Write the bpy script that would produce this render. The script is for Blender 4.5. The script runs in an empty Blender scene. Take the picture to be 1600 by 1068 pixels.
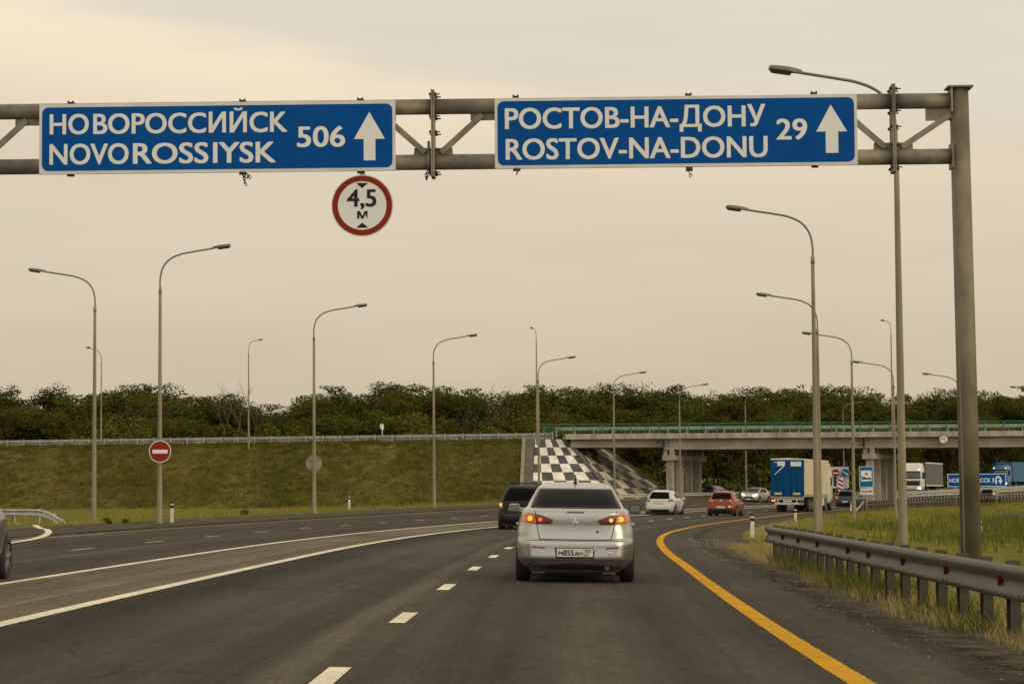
import bpy, bmesh, math, random
import numpy as np
from mathutils import Vector, Matrix
from mathutils.bvhtree import BVHTree
R = math.radians
S = bpy.context.scene
C = S.collection

# ---------------------------------------------------------------- camera, sky, sun, exposure
CAM_H = 1.34
F_PX = 3600.0                     # focal length in pixels of the 1600 px wide photograph
PITCH = math.atan(235.5 / F_PX)
ROLL = 0.0075
fwd = Vector((0, math.cos(PITCH), math.sin(PITCH)))
r0 = Vector((1, 0, 0)); u0 = r0.cross(fwd)
rgt = r0 * math.cos(ROLL) - u0 * math.sin(ROLL)
upv = u0 * math.cos(ROLL) + r0 * math.sin(ROLL)
cam_d = bpy.data.cameras.new('camera'); cam = bpy.data.objects.new('camera', cam_d); C.objects.link(cam)
cam_d.sensor_width = 36.0; cam_d.lens = 36.0 * F_PX / 1600.0
cam_d.clip_start = 0.5; cam_d.clip_end = 6000
M3 = Matrix((rgt, upv, -fwd)).transposed()
cam.matrix_world = Matrix.Translation((0, 0, CAM_H)) @ M3.to_4x4()
S.camera = cam
S.view_settings.view_transform = 'Standard'; S.view_settings.look = 'None'
S.view_settings.exposure = 0.0; S.view_settings.gamma = 1.0
S.view_settings.use_curve_mapping = False

SUN_DIR = Vector((0.80, -0.45, 0.34)).normalized()      # towards the sun: low, right and a little behind
sl = bpy.data.lights.new('sun', 'SUN'); so = bpy.data.objects.new('sun', sl); C.objects.link(so)
sl.energy = 1.1; sl.angle = R(40); sl.color = (1.0, 0.80, 0.55)
so.rotation_euler = (-SUN_DIR).to_track_quat('-Z', 'Y').to_euler()

W = bpy.data.worlds.new('World'); S.world = W; W.use_nodes = True
nt = W.node_tree; nt.nodes.clear()
def nd(t, kind, **kw):
    n = t.nodes.new(kind)
    for k, v in kw.items(): setattr(n, k, v)
    return n
def math_n(t, op, a, b=None, c=None, clamp=False):
    n = nd(t, 'ShaderNodeMath', operation=op, use_clamp=clamp)
    for i, v in enumerate((a, b, c)):
        if v is None: continue
        if hasattr(v, 'links'): t.links.new(v, n.inputs[i])
        else: n.inputs[i].default_value = v
    return n.outputs[0]
def mix_c(t, fac, a, b, mode='MIX'):
    n = nd(t, 'ShaderNodeMix', data_type='RGBA', blend_type=mode)
    for sock, v in ((n.inputs[0], fac), (n.inputs[6], a), (n.inputs[7], b)):
        if hasattr(v, 'links'): t.links.new(v, sock)
        elif isinstance(v, (int, float)): sock.default_value = v
        else: sock.default_value = (*v, 1)
    return n.outputs[2]
def smooth(t, v, lo, hi):
    n = nd(t, 'ShaderNodeMapRange', interpolation_type='SMOOTHSTEP')
    t.links.new(v, n.inputs[0]); n.inputs[1].default_value = lo; n.inputs[2].default_value = hi
    return n.outputs[0]
def s2l(r, g, b):
    f = lambda c: (c / 255 / 12.92) if c / 255 <= 0.04045 else ((c / 255 + 0.055) / 1.055) ** 2.4
    return (f(r), f(g), f(b))

def build_sky():
    t = nt
    tc = nd(t, 'ShaderNodeTexCoord'); sep = nd(t, 'ShaderNodeSeparateXYZ'); t.links.new(tc.outputs['Generated'], sep.inputs[0])
    x, y, z = sep.outputs
    mp = nd(t, 'ShaderNodeMapping'); mp.inputs['Scale'].default_value = (3.0, 3.0, 22.0); t.links.new(tc.outputs['Generated'], mp.inputs[0])
    nz = nd(t, 'ShaderNodeTexNoise'); nz.inputs['Scale'].default_value = 2.2; nz.inputs['Detail'].default_value = 5; nz.inputs['Roughness'].default_value = 0.55
    t.links.new(mp.outputs[0], nz.inputs[0]); n0 = nz.outputs[0]
    col = mix_c(t, smooth(t, z, 0.0, 0.135), SKY['low'], SKY['mid'])
    # a warm band of thinner cloud under the edge of a greyer sheet that slopes down to the right
    edge = math_n(t, 'ADD', math_n(t, 'MULTIPLY', x, -0.12), 0.176)
    edge = math_n(t, 'ADD', edge, math_n(t, 'MULTIPLY', math_n(t, 'SUBTRACT', n0, 0.5), 0.035))
    rel = math_n(t, 'SUBTRACT', z, edge)
    left = smooth(t, x, 0.20, -0.16)
    warm = math_n(t, 'MULTIPLY', smooth(t, rel, -0.055, -0.006), math_n(t, 'ADD', math_n(t, 'MULTIPLY', left, 0.75), 0.25))
    col = mix_c(t, warm, col, SKY['warm'])
    col = mix_c(t, smooth(t, rel, -0.006, 0.012), col, SKY['top'])
    mott = math_n(t, 'ADD', math_n(t, 'MULTIPLY', math_n(t, 'SUBTRACT', n0, 0.5), 0.17), 1.0)
    col = mix_c(t, 1.0, col, mott, 'MULTIPLY')
    col = mix_c(t, smooth(t, z, 0.26, 0.6), col, SKY['zenith'])
    col = mix_c(t, smooth(t, y, 0.2, -0.6), col, SKY['back'])          # unseen sky behind the camera, made brighter and more neutral to light the signs
    bg1 = nd(t, 'ShaderNodeBackground'); t.links.new(col, bg1.inputs[0]); bg1.inputs[1].default_value = SKY['k']
    st = nd(t, 'ShaderNodeTexSky', sky_type='NISHITA', sun_disc=False)
    st.sun_elevation = math.asin(SUN_DIR.z); st.sun_rotation = math.atan2(SUN_DIR.x, SUN_DIR.y)
    bg2 = nd(t, 'ShaderNodeBackground'); t.links.new(st.outputs[0], bg2.inputs[0]); bg2.inputs[1].default_value = 0.10
    ms = nd(t, 'ShaderNodeMixShader'); ms.inputs[0].default_value = 0.06      # the clear sky barely shows through the cloud
    t.links.new(bg1.outputs[0], ms.inputs[1]); t.links.new(bg2.outputs[0], ms.inputs[2])
    out = nd(t, 'ShaderNodeOutputWorld'); t.links.new(ms.outputs[0], out.inputs[0])
SKY = dict(low=s2l(202, 186, 161), mid=s2l(224, 208, 183), warm=s2l(250, 231, 201), top=s2l(229, 218, 200), zenith=(1.0, .89, .68), back=(1.10, 1.04, .93), k=1.0)
build_sky()

# ---------------------------------------------------------------- helpers
def pix(px, py):
    """direction of the photograph's pixel (1600 x 1068)"""
    return (fwd * F_PX + rgt * (px - 800) - upv * (py - 534)) / F_PX
def at_y(px, py, Y):
    d = pix(px, py); k = Y / d.y
    return Vector((d.x * k, Y, CAM_H + d.z * k))
def to_px(p):
    v = Vector(p) - Vector((0, 0, CAM_H)); k = F_PX / v.dot(fwd)
    return 800 + v.dot(rgt) * k, 534 - v.dot(upv) * k

def new_mat(name, col, rough=0.6, metal=0.0, var=0.0, scale=4.0, bump=0.0, bscale=60.0, col2=None, coat=0.0, emit=None, estr=0.0, spec=0.5, stretch=None):
    m = bpy.data.materials.new(name); m.use_nodes = True
    t = m.node_tree; b = t.nodes['Principled BSDF']
    b.inputs['Base Color'].default_value = (*col, 1); b.inputs['Roughness'].default_value = rough; b.inputs['Metallic'].default_value = metal
    b.inputs['Coat Weight'].default_value = coat; b.inputs['Coat Roughness'].default_value = 0.06; b.inputs['Specular IOR Level'].default_value = spec
    tc = nd(t, 'ShaderNodeTexCoord'); vec = tc.outputs['Object']
    if stretch:
        mp = nd(t, 'ShaderNodeMapping'); mp.inputs['Scale'].default_value = stretch; t.links.new(vec, mp.inputs[0]); vec = mp.outputs[0]
    if var or col2:
        n = nd(t, 'ShaderNodeTexNoise'); n.inputs['Scale'].default_value = scale; n.inputs['Detail'].default_value = 6; n.inputs['Roughness'].default_value = 0.62
        t.links.new(vec, n.inputs[0])
        fac = smooth(t, n.outputs[0], 0.34, 0.66)
        c2 = col2 or tuple(c * (1 - var) for c in col)
        t.links.new(mix_c(t, fac, c2, col), b.inputs['Base Color'])
        rr = math_n(t, 'ADD', math_n(t, 'MULTIPLY', n.outputs[0], 0.2), rough - 0.1, clamp=True); t.links.new(rr, b.inputs['Roughness'])
    if bump:
        n2 = nd(t, 'ShaderNodeTexNoise'); n2.inputs['Scale'].default_value = bscale; n2.inputs['Detail'].default_value = 4; t.links.new(vec, n2.inputs[0])
        bp = nd(t, 'ShaderNodeBump'); bp.inputs['Strength'].default_value = bump; bp.inputs['Distance'].default_value = 0.02
        t.links.new(n2.outputs[0], bp.inputs['Height']); t.links.new(bp.outputs[0], b.inputs['Normal'])
    if emit: b.inputs['Emission Color'].default_value = (*emit, 1); b.inputs['Emission Strength'].default_value = estr
    return m

class MB:
    """collects simple solids, then links them as ONE mesh object"""
    def __init__(s): s.v = []; s.f = []; s.sm = []
    def add(s, v, f, smooth=False):
        o = len(s.v); s.v += [tuple(p) for p in v]; s.f += [tuple(i + o for i in q) for q in f]; s.sm += [smooth] * len(f); return s
    def box(s, x0, x1, y0, y1, z0, z1, bev=0.0):
        if bev <= 0:
            v = [(x, y, z) for z in (z0, z1) for y in (y0, y1) for x in (x0, x1)]
            return s.add(v, [(0, 2, 3, 1), (4, 5, 7, 6), (0, 1, 5, 4), (2, 6, 7, 3), (0, 4, 6, 2), (1, 3, 7, 5)])
        bm = bmesh.new(); bmesh.ops.create_cube(bm, size=1)
        for q in bm.verts: q.co = Vector(((x0 + x1) / 2 + q.co.x * (x1 - x0), (y0 + y1) / 2 + q.co.y * (y1 - y0), (z0 + z1) / 2 + q.co.z * (z1 - z0)))
        bmesh.ops.bevel(bm, geom=bm.edges[:], offset=bev, segments=2, affect='EDGES', profile=0.6)
        bm.verts.index_update(); s.add([q.co for q in bm.verts], [[q.index for q in f.verts] for f in bm.faces]); bm.free(); return s
    def bar(s, a, b, w, h, up=(0, 0, 1)):
        a = Vector(a); b = Vector(b); d = (b - a).normalized(); x = d.cross(Vector(up))
        if x.length < 1e-4: x = d.cross(Vector((1, 0, 0)))
        x.normalize(); y = x.cross(d)
        v = [p + x * sx * w / 2 + y * sy * h / 2 for p in (a, b) for sx, sy in ((-1, -1), (1, -1), (1, 1), (-1, 1))]
        return s.add(v, [(3, 2, 1, 0), (4, 5, 6, 7), (0, 1, 5, 4), (1, 2, 6, 5), (2, 3, 7, 6), (3, 0, 4, 7)])
    def tube(s, pts, rad, n=12, cap=True, smooth=True):
        pts = [Vector(p) for p in pts]; k = len(pts); rad = [rad] * k if isinstance(rad, (int, float)) else rad
        ref = None; v = []
        for i in range(k):
            d = (pts[min(i + 1, k - 1)] - pts[max(i - 1, 0)]).normalized()
            if ref is None: ref = d.cross(Vector((0, 0, 1)) if abs(d.z) < 0.9 else Vector((0, 1, 0))).normalized()
            x = (ref - d * ref.dot(d)).normalized(); y = d.cross(x); ref = x
            v += [pts[i] + (x * math.cos(2 * math.pi * j / n) + y * math.sin(2 * math.pi * j / n)) * rad[i] for j in range(n)]
        f = [(i * n + j, i * n + (j + 1) % n, (i + 1) * n + (j + 1) % n, (i + 1) * n + j) for i in range(k - 1) for j in range(n)]
        o = len(s.v); s.add(v, f, smooth)
        if cap: s.f += [tuple(o + j for j in range(n - 1, -1, -1)), tuple(o + (k - 1) * n + j for j in range(n))]; s.sm += [False, False]
        return s
    def lathe(s, prof, axis='X', n=28, c=(0, 0, 0), smooth=True):
        v = []
        for (a, r) in prof:
            for j in range(n):
                t = 2 * math.pi * j / n; p, q = r * math.cos(t), r * math.sin(t)
                o = {'X': (a, p, q), 'Y': (q, a, p), 'Z': (p, q, a)}[axis]
                v.append((c[0] + o[0], c[1] + o[1], c[2] + o[2]))
        f = [(i * n + j, i * n + (j + 1) % n, (i + 1) * n + (j + 1) % n, (i + 1) * n + j) for i in range(len(prof) - 1) for j in range(n)]
        return s.add(v, f, smooth)
    def prism(s, poly, y0, y1):
        """polygon in x,z pushed along y (front face at y0)"""
        n = len(poly); v = [(x, y0, z) for x, z in poly] + [(x, y1, z) for x, z in poly]
        ar = sum(poly[i][0] * poly[(i + 1) % n][1] - poly[(i + 1) % n][0] * poly[i][1] for i in range(n))
        fr = tuple(range(n)) if ar > 0 else tuple(range(n - 1, -1, -1))
        s.add(v, [fr, tuple(n + i for i in reversed(fr))] + [((i, n + i, n + (i + 1) % n, (i + 1) % n) if ar > 0 else (i, (i + 1) % n, n + (i + 1) % n, n + i)) for i in range(n)]); return s
    def mesh(s, name, mat):
        me = bpy.data.meshes.new(name); me.from_pydata(s.v, [], s.f)
        me.polygons.foreach_set('use_smooth', s.sm); me.materials.append(mat); me.update(); return me
    def build(s, name, mat, parent=None, loc=None):
        return link(name, s.mesh(name, mat), parent, loc)
def link(name, me, parent=None, loc=None, rot=None):
    o = bpy.data.objects.new(name, me); C.objects.link(o)
    if parent: o.parent = parent
    if loc is not None: o.location = loc
    if rot is not None: o.rotation_euler = rot
    return o
def tag(o, label, cat, group=None, kind=None):
    o['label'] = label; o['category'] = cat
    if group: o['group'] = group
    if kind: o['kind'] = kind
    return o
def thing(name, label, cat, loc=(0, 0, 0), rot=(0, 0, 0), group=None):
    o = bpy.data.objects.new(name, None); C.objects.link(o); o.empty_display_size = 0.3
    o.location = loc; o.rotation_euler = rot
    return tag(o, label, cat, group)
def dup(o, loc=None, rot=None, label=None, group=None, scale=None, parent=None):
    c = o.copy(); C.objects.link(c)
    if parent: c.parent = parent
    for ch in list(o.children): dup(ch, parent=c)
    if loc is not None: c.location = loc
    if rot is not None: c.rotation_euler = rot
    if scale is not None: c.scale = scale
    if label: c['label'] = label
    if group: c['group'] = group
    return c
def struct(o): o['kind'] = 'structure'; return o
def rrect(x0, x1, z0, z1, r, n=5):
    p = []
    for cx, cz, a in ((x1 - r, z1 - r, 0), (x0 + r, z1 - r, 90), (x0 + r, z0 + r, 180), (x1 - r, z0 + r, 270)):
        p += [(cx + r * math.cos(R(a + 90 * i / n)), cz + r * math.sin(R(a + 90 * i / n))) for i in range(n + 1)]
    return p
def circ(cx, cz, r, n=40): return [(cx + r * math.cos(2 * math.pi * i / n), cz + r * math.sin(2 * math.pi * i / n)) for i in range(n)]
_font = {}
def text_geo(body, x0, x1, z0, z1, y, bold=0.022, ref=None, thick=0.004):
    """lettering fitted to the box x0..x1 by z0..z1 (z0 baseline, z1 capital height), facing -y"""
    cu = bpy.data.curves.new('lettering', 'FONT'); cu.body = body.translate(str.maketrans('АВЕКМНОРСТ', 'ABEKMHOPCT')); cu.size = 1.0; cu.resolution_u = 4
    o = bpy.data.objects.new('lettering', cu); C.objects.link(o); bpy.context.view_layer.update()
    me = bpy.data.meshes.new_from_object(o.evaluated_get(bpy.context.evaluated_depsgraph_get()))
    xs = [v.co.x for v in me.vertices]; a, b = min(xs), max(xs); cap = 0.682; hb = bold * .55; V = []; F = []; a -= bold; b += bold
    for i, (ox, oz) in enumerate(((0, 0), (-bold, -hb), (bold, -hb), (-bold, hb), (bold, hb), (-bold, 0), (bold, 0))):   # heavier stems: the outline laid over itself
        o_ = len(V); V += [(x0 + (v.co.x + ox - a) / (b - a) * (x1 - x0), y - i * .0005, z0 + (v.co.y + oz + hb) / (cap + 2 * hb) * (z1 - z0)) for v in me.vertices]
        F += [tuple(k + o_ for k in p.vertices) for p in me.polygons]
    if 'Й' in body: V = [(vx, vy, z1 + (vz - z1) * .6 if vz > z1 else vz) for vx, vy, vz in V]      # the breve sits close on its letter
    bpy.data.objects.remove(o); bpy.data.curves.remove(cu); bpy.data.meshes.remove(me)
    return V, F
def hermite(xs, ys):
    """monotone-ish cubic through points, as a vectorised function"""
    xs = np.array(xs, float); ys = np.array(ys, float); h = np.diff(xs); dl = np.diff(ys) / h
    m = np.empty_like(ys); m[1:-1] = (dl[:-1] * h[1:] + dl[1:] * h[:-1]) / (h[:-1] + h[1:]); m[0] = dl[0]; m[-1] = dl[-1]
    def f(x):
        x = np.asarray(x, float); i = np.clip(np.searchsorted(xs, x) - 1, 0, len(xs) - 2); t = (x - xs[i]) / h[i]
        c = (2 * t**3 - 3 * t**2 + 1) * ys[i] + (t**3 - 2 * t**2 + t) * h[i] * m[i] + (-2 * t**3 + 3 * t**2) * ys[i + 1] + (t**3 - t**2) * h[i] * m[i + 1]
        c = np.where(x < xs[0], ys[0] + m[0] * (x - xs[0]), c); return np.where(x > xs[-1], ys[-1] + m[-1] * (x - xs[-1]), c)
    return f
def sstep(a, b, x):
    t = np.clip((np.asarray(x, float) - a) / (b - a), 0, 1); return t * t * (3 - 2 * t)

# ---------------------------------------------------------------- the road's line and the lie of the land
REFX = hermite([-60, 0, 16.6, 22, 29, 42, 58, 72.5, 89.5, 102, 121, 141, 174, 205, 235, 265, 295, 330, 360, 420, 500],
               [2.4, 2.42, 2.51, 2.61, 2.79, 3.2, 3.78, 4.6, 6.1, 7.75, 11.0, 14.9, 22.3, 31.3, 42.5, 56, 73, 97, 121, 172, 245])
REFZ = hermite([-60, 0, 16, 30, 42, 58, 72, 90, 120, 141, 174, 205, 235, 261, 280, 300, 340, 400, 500],
               [-.055, -.055, -.056, -.062, -.07, -.10, -.15, -.22, -.27, -.29, -.28, -.25, -.17, -.05, .2, .55, 1.1, 1.6, 2.2])
B2 = hermite([-60, 70, 90, 117, 141, 180, 219, 300, 500], [.022, .022, .031, .042, .056, .064, .07, .07, .07])
_Y = np.arange(-60, 500, 0.5); _X = REFX(_Y)
_S = np.concatenate([[0], np.cumsum(np.hypot(np.diff(_X), np.diff(_Y)))])
_TX = np.gradient(_X, _S); _TY = np.gradient(_Y, _S)
def road_z(d, Y):
    d = np.asarray(d, float)
    z = REFZ(Y) + 0.021 * np.clip(d, -2.5, 9) + B2(Y) * np.clip(d - 9, 0, 11.5)
    return z
def road_pt(Yr, d, dz=0.0):
    """point d metres to the left of the yellow edge line where that line passes Yr"""
    x = float(np.interp(Yr, _Y, _X)); tx = float(np.interp(Yr, _Y, _TX)); ty = float(np.interp(Yr, _Y, _TY))
    return Vector((x - ty * d, Yr + tx * d, float(road_z(d, Yr)) + dz))
def heading(Yr):
    return -math.atan2(float(np.interp(Yr, _Y, _TX)), float(np.interp(Yr, _Y, _TY)))
def foot(X, Y):
    """(Yr, d) of points, by the nearest point of the line"""
    X = np.atleast_1d(np.asarray(X, float)); Y = np.atleast_1d(np.asarray(Y, float)); yr = np.empty_like(X); dd = np.empty_like(X)
    for i in range(0, len(X), 4000):
        dx = X[i:i + 4000, None] - _X[None]; dy = Y[i:i + 4000, None] - _Y[None]
        k = np.argmin(dx * dx + dy * dy, 1); a = np.arange(len(k))
        yr[i:i + 4000] = _Y[k]; dd[i:i + 4000] = -(dx[a, k] * _TY[k] - dy[a, k] * _TX[k])
    return yr, dd
def ground_z(X, Y):
    X = np.atleast_1d(np.asarray(X, float)); Y = np.atleast_1d(np.asarray(Y, float))
    yr, d = foot(X, Y)
    z = road_z(d, yr)
    right = sstep(-1.6, -9, d); lump = 0.10 * np.sin(X * .33 + Y * .051) + 0.08 * np.sin(X * .71 - Y * .093 + 1.0)
    z = z - right * (0.22 - lump * sstep(-4, -10, d))
    left = sstep(22.2, 28, d)
    zl = np.where(Y < 250, 0.0, 0.4)
    z = z * (1 - left) + zl * left
    behind = sstep(28, 40, d) * sstep(240, 262, Y)
    return z * (1 - behind) + behind * 0.8
def ground_hit(px, py):
    """where the photograph's pixel meets the ground"""
    d = pix(px, py); lo, hi = 8.0, 240.0
    ys = np.linspace(lo, hi, 1200); k = ys / d.y; zz = CAM_H + d.z * k; g = ground_z(d.x * k, ys); i = int(np.argmax(zz < g)) or 1199
    return Vector((d.x * k[i], ys[i], float(g[i])))
def gz(x, y): return float(ground_z(x, y)[0])

def sheet(name, Ys, ds, mat, dz=0.0, uv=True):
    """a strip of the road surface between offsets ds along stations Ys"""
    v = []; f = []; n = len(ds)
    for yy in Ys:
        for d in ds: v.append(tuple(road_pt(yy, d, dz)))
    for i in range(len(Ys) - 1):
        for j in range(n - 1): f.append((i * n + j + 1, i * n + j, (i + 1) * n + j, (i + 1) * n + j + 1))
    me = bpy.data.meshes.new(name); me.from_pydata(v, [], f); me.materials.append(mat)
    if uv:
        u = me.uv_layers.new(name='road'); s = [float(np.interp(yy, _Y, _S)) for yy in Ys]
        co = [(ds[k % n], s[k // n]) for k in range(len(v))]
        u.data.foreach_set('uv', [c for l in me.loops for c in co[l.vertex_index]])
    me.polygons.foreach_set('use_smooth', [True] * len(f)); me.update()
    return struct(link(name, me))
# ---------------------------------------------------------------- road surfaces, markings, terrain
def asphalt(name, base, tracks=(), cracks=0.0, stains=0.0):
    m = bpy.data.materials.new(name); m.use_nodes = True; t = m.node_tree; b = t.nodes['Principled BSDF']
    uv = nd(t, 'ShaderNodeUVMap'); sep = nd(t, 'ShaderNodeSeparateXYZ'); t.links.new(uv.outputs[0], sep.inputs[0]); u = sep.outputs[0]
    def noise(sx, sy, sc, det=4, rg=.6):
        mp = nd(t, 'ShaderNodeMapping'); mp.inputs['Scale'].default_value = (sx, sy, 1); t.links.new(uv.outputs[0], mp.inputs[0])
        n = nd(t, 'ShaderNodeTexNoise'); n.inputs['Scale'].default_value = sc; n.inputs['Detail'].default_value = det; n.inputs['Roughness'].default_value = rg
        t.links.new(mp.outputs[0], n.inputs[0]); return n.outputs[0]
    wob = math_n(t, 'MULTIPLY', math_n(t, 'SUBTRACT', noise(.4, .06, 1.0), .5), 0.5)
    uu = math_n(t, 'ADD', u, wob)
    def amp(n, k): return math_n(t, 'MULTIPLY_ADD', math_n(t, 'SUBTRACT', smooth(t, n, .3, .7), .5), k, 1.0)
    v = amp(noise(1, .5, 26, 4, .7), .55)                                      # grit
    for n_, k_ in ((noise(1, .35, 4.5, 6, .7), .30), (noise(1.7, .03, 1.0, 6), .36), (noise(.3, .10, 1.0, 6), .34), (noise(6, .02, 1.0, 3), .16)): v = math_n(t, 'MULTIPLY', v, amp(n_, k_))
    for (c, w, k) in tracks:        # worn or oily bands along the lane: centre, half width, factor
        a = math_n(t, 'ABSOLUTE', math_n(t, 'SUBTRACT', uu, c)); g = smooth(t, a, w, w * 0.25)
        v = math_n(t, 'MULTIPLY', v, math_n(t, 'MULTIPLY_ADD', g, k - 1.0, 1.0))
    col = mix_c(t, 1.0, base, v, 'MULTIPLY')
    if stains:
        sp = noise(1.0, .35, .9, 3, .5); col = mix_c(t, math_n(t, 'MULTIPLY', smooth(t, sp, .66, .74), stains), col, tuple(c * .45 for c in base))
    if cracks:
        mp = nd(t, 'ShaderNodeMapping'); mp.inputs['Scale'].default_value = (.30, .11, 1); t.links.new(uv.outputs[0], mp.inputs[0])
        wn = nd(t, 'ShaderNodeTexNoise'); wn.inputs['Scale'].default_value = 2.5; wn.inputs['Detail'].default_value = 5; t.links.new(mp.outputs[0], wn.inputs[0])
        va = nd(t, 'ShaderNodeVectorMath', operation='MULTIPLY_ADD'); t.links.new(wn.outputs['Color'], va.inputs[0]); va.inputs[1].default_value = (.5, .5, 0); t.links.new(mp.outputs[0], va.inputs[2])
        vo = nd(t, 'ShaderNodeTexVoronoi', feature='DISTANCE_TO_EDGE'); vo.inputs['Scale'].default_value = 1.0; t.links.new(va.outputs[0], vo.inputs['Vector'])
        hide = smooth(t, noise(.5, .08, 1.0, 2), .50, .62)
        col = mix_c(t, math_n(t, 'MULTIPLY', math_n(t, 'MULTIPLY', smooth(t, vo.outputs['Distance'], .016, .004), hide), cracks), col, tuple(c * .3 for c in base))
    t.links.new(col, b.inputs['Base Color']); b.inputs['Roughness'].default_value = 0.93; b.inputs['Specular IOR Level'].default_value = 0.10
    bp = nd(t, 'ShaderNodeBump'); bp.inputs['Strength'].default_value = 0.5; bp.inputs['Distance'].default_value = 0.006
    t.links.new(noise(1, 1, 45, 3), bp.inputs['Height']); t.links.new(bp.outputs[0], b.inputs['Normal'])
    return m
A_MAIN = asphalt('asphalt_carriageway', (.056, .048, .036), [(7.2, .9, .55), (5.7, .9, 1.20), (4.22, .26, 1.55), (2.9, .5, .80), (1.0, .5, .80), (2.0, .5, 1.16), (0.2, .35, .85), (-.8, .6, 1.1)], cracks=.45, stains=.25)
A_MED = asphalt('asphalt_median', (.124, .104, .072), [(8.4, .06, 1.35), (8.15, .35, .85), (9.6, .3, .85)], stains=.35, cracks=.8)
A_ONC = asphalt('asphalt_oncoming', (.054, .0455, .034), [(12.15, .09, 1.9), (11.0, .6, .85), (14.5, .7, .84), (15.9, .5, 1.12)], cracks=.7)
YS = list(np.concatenate([np.arange(-20, 60, 2.0), np.arange(60, 340, 3.0), np.arange(340, 440, 6)]))
sheet('road', YS, [7.6, 6, 4, 2, 0, -1.35][::-1], A_MAIN)
sheet('road', YS, [7.6, 9.0, 9.95], A_MED)
sheet('road', YS, [9.95, 12, 14, 16, 17.3], A_ONC)
GRAVEL = new_mat('gravel', (.100, .083, .058), .97, var=.45, scale=2.2, bump=1.0, bscale=11, col2=(.046, .038, .028), spec=.05)
# gravel shoulders: a thin dusting that breaks up over the edge of the asphalt
def dusting(name, edge, sign, soft=.34):
    m = GRAVEL.copy(); m.name = name; t = m.node_tree; uv = nd(t, 'ShaderNodeUVMap'); sep = nd(t, 'ShaderNodeSeparateXYZ'); t.links.new(uv.outputs[0], sep.inputs[0])
    def noise(sc, det, rg):
        n = nd(t, 'ShaderNodeTexNoise'); n.inputs['Scale'].default_value = sc; n.inputs['Detail'].default_value = det; n.inputs['Roughness'].default_value = rg; t.links.new(uv.outputs[0], n.inputs[0]); return n.outputs[0]
    a = math_n(t, 'MULTIPLY', math_n(t, 'SUBTRACT', sep.outputs[0], edge), sign)
    a = math_n(t, 'ADD', a, math_n(t, 'MULTIPLY', math_n(t, 'SUBTRACT', noise(.45, 3, .5), .5), 1.1)); a = math_n(t, 'ADD', a, math_n(t, 'MULTIPLY', math_n(t, 'SUBTRACT', noise(5, 6, .75), .5), 1.5))
    b = t.nodes['Principled BSDF']; t.links.new(smooth(t, a, -soft, soft), b.inputs['Alpha']); return m
SY = list(np.arange(2, 60, 1.0)) + list(np.arange(60, 335, 2.5))
sheet('gravel_shoulder', SY, [-2.7, -2.2, -1.6, -1.0, -.45], dusting('gravel_right', -1.22, -1), .006)
sheet('gravel_shoulder', [y for y in SY if y > 20], [16.85, 17.6, 18.6, 19.6, 20.9], dusting('gravel_left', 17.5, 1), .006)
def paint(name, col, wear, line=None):
    m = bpy.data.materials.new(name); m.use_nodes = True; t = m.node_tree; b = t.nodes['Principled BSDF']
    tc = nd(t, 'ShaderNodeTexCoord'); n = nd(t, 'ShaderNodeTexNoise'); n.inputs['Scale'].default_value = 9; n.inputs['Detail'].default_value = 7; n.inputs['Roughness'].default_value = .75
    t.links.new(tc.outputs['Object'], n.inputs[0])
    n2 = nd(t, 'ShaderNodeTexNoise'); n2.inputs['Scale'].default_value = .7; n2.inputs['Detail'].default_value = 3; t.links.new(tc.outputs['Object'], n2.inputs[0])
    c = mix_c(t, smooth(t, n2.outputs[0], .3, .7), tuple(x * .82 for x in col), col)
    c = mix_c(t, math_n(t, 'MULTIPLY', smooth(t, n.outputs[0], .54, .66), wear), c, (.09, .08, .065))
    t.links.new(c, b.inputs['Base Color']); b.inputs['Roughness'].default_value = .85; b.inputs['Specular IOR Level'].default_value = .05
    if line:            # the edge of a sprayed line is not quite straight
        uv = nd(t, 'ShaderNodeUVMap'); sep = nd(t, 'ShaderNodeSeparateXYZ'); t.links.new(uv.outputs[0], sep.inputs[0]); n3 = nd(t, 'ShaderNodeTexNoise'); n3.inputs['Scale'].default_value = 7; n3.inputs['Detail'].default_value = 8; n3.inputs['Roughness'].default_value = .7; t.links.new(uv.outputs[0], n3.inputs[0])
        a = math_n(t, 'SUBTRACT', line[1] / 2, math_n(t, 'ABSOLUTE', math_n(t, 'SUBTRACT', sep.outputs[0], line[0]))); a = math_n(t, 'ADD', a, math_n(t, 'MULTIPLY', math_n(t, 'SUBTRACT', n3.outputs[0], .5), .07)); t.links.new(smooth(t, a, -.006, .006), b.inputs['Alpha'])
    return m
P_YEL = paint('yellow_paint', (.66, .325, .008), .30); P_WHI = paint('white_paint', (.74, .67, .52), .5); P_OLD = paint('faded_white_paint', (.40, .35, .26), .5)
P_ORA = paint('faded_orange_paint', (.42, .24, .07), .4)
def marking(Ys, d, w, col, wear=.4, dz=.004): return sheet('road_marking', Ys, [d - w / 2 - .04, d + w / 2 + .04], paint('line_paint', col, wear, (d, w)), dz)
C_YEL, C_WHI, C_OLD, C_ORA = (.57, .295, .016), (.74, .67, .52), (.40, .35, .26), (.42, .24, .07)
YM = list(np.concatenate([np.arange(-10, 60, 1.0), np.arange(60, 330, 2.0)]))
marking(YM, 0.0, .21, C_YEL, .55); marking(YM, 7.62, .20, C_WHI, .55); marking(YM, 9.95, .17, C_WHI, .65)
marking([y for y in YM if y > 66], 16.75, .13, C_ORA, .5); marking([y for y in YM if 20 < y < 70], 16.6, .13, C_OLD, .5)
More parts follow.
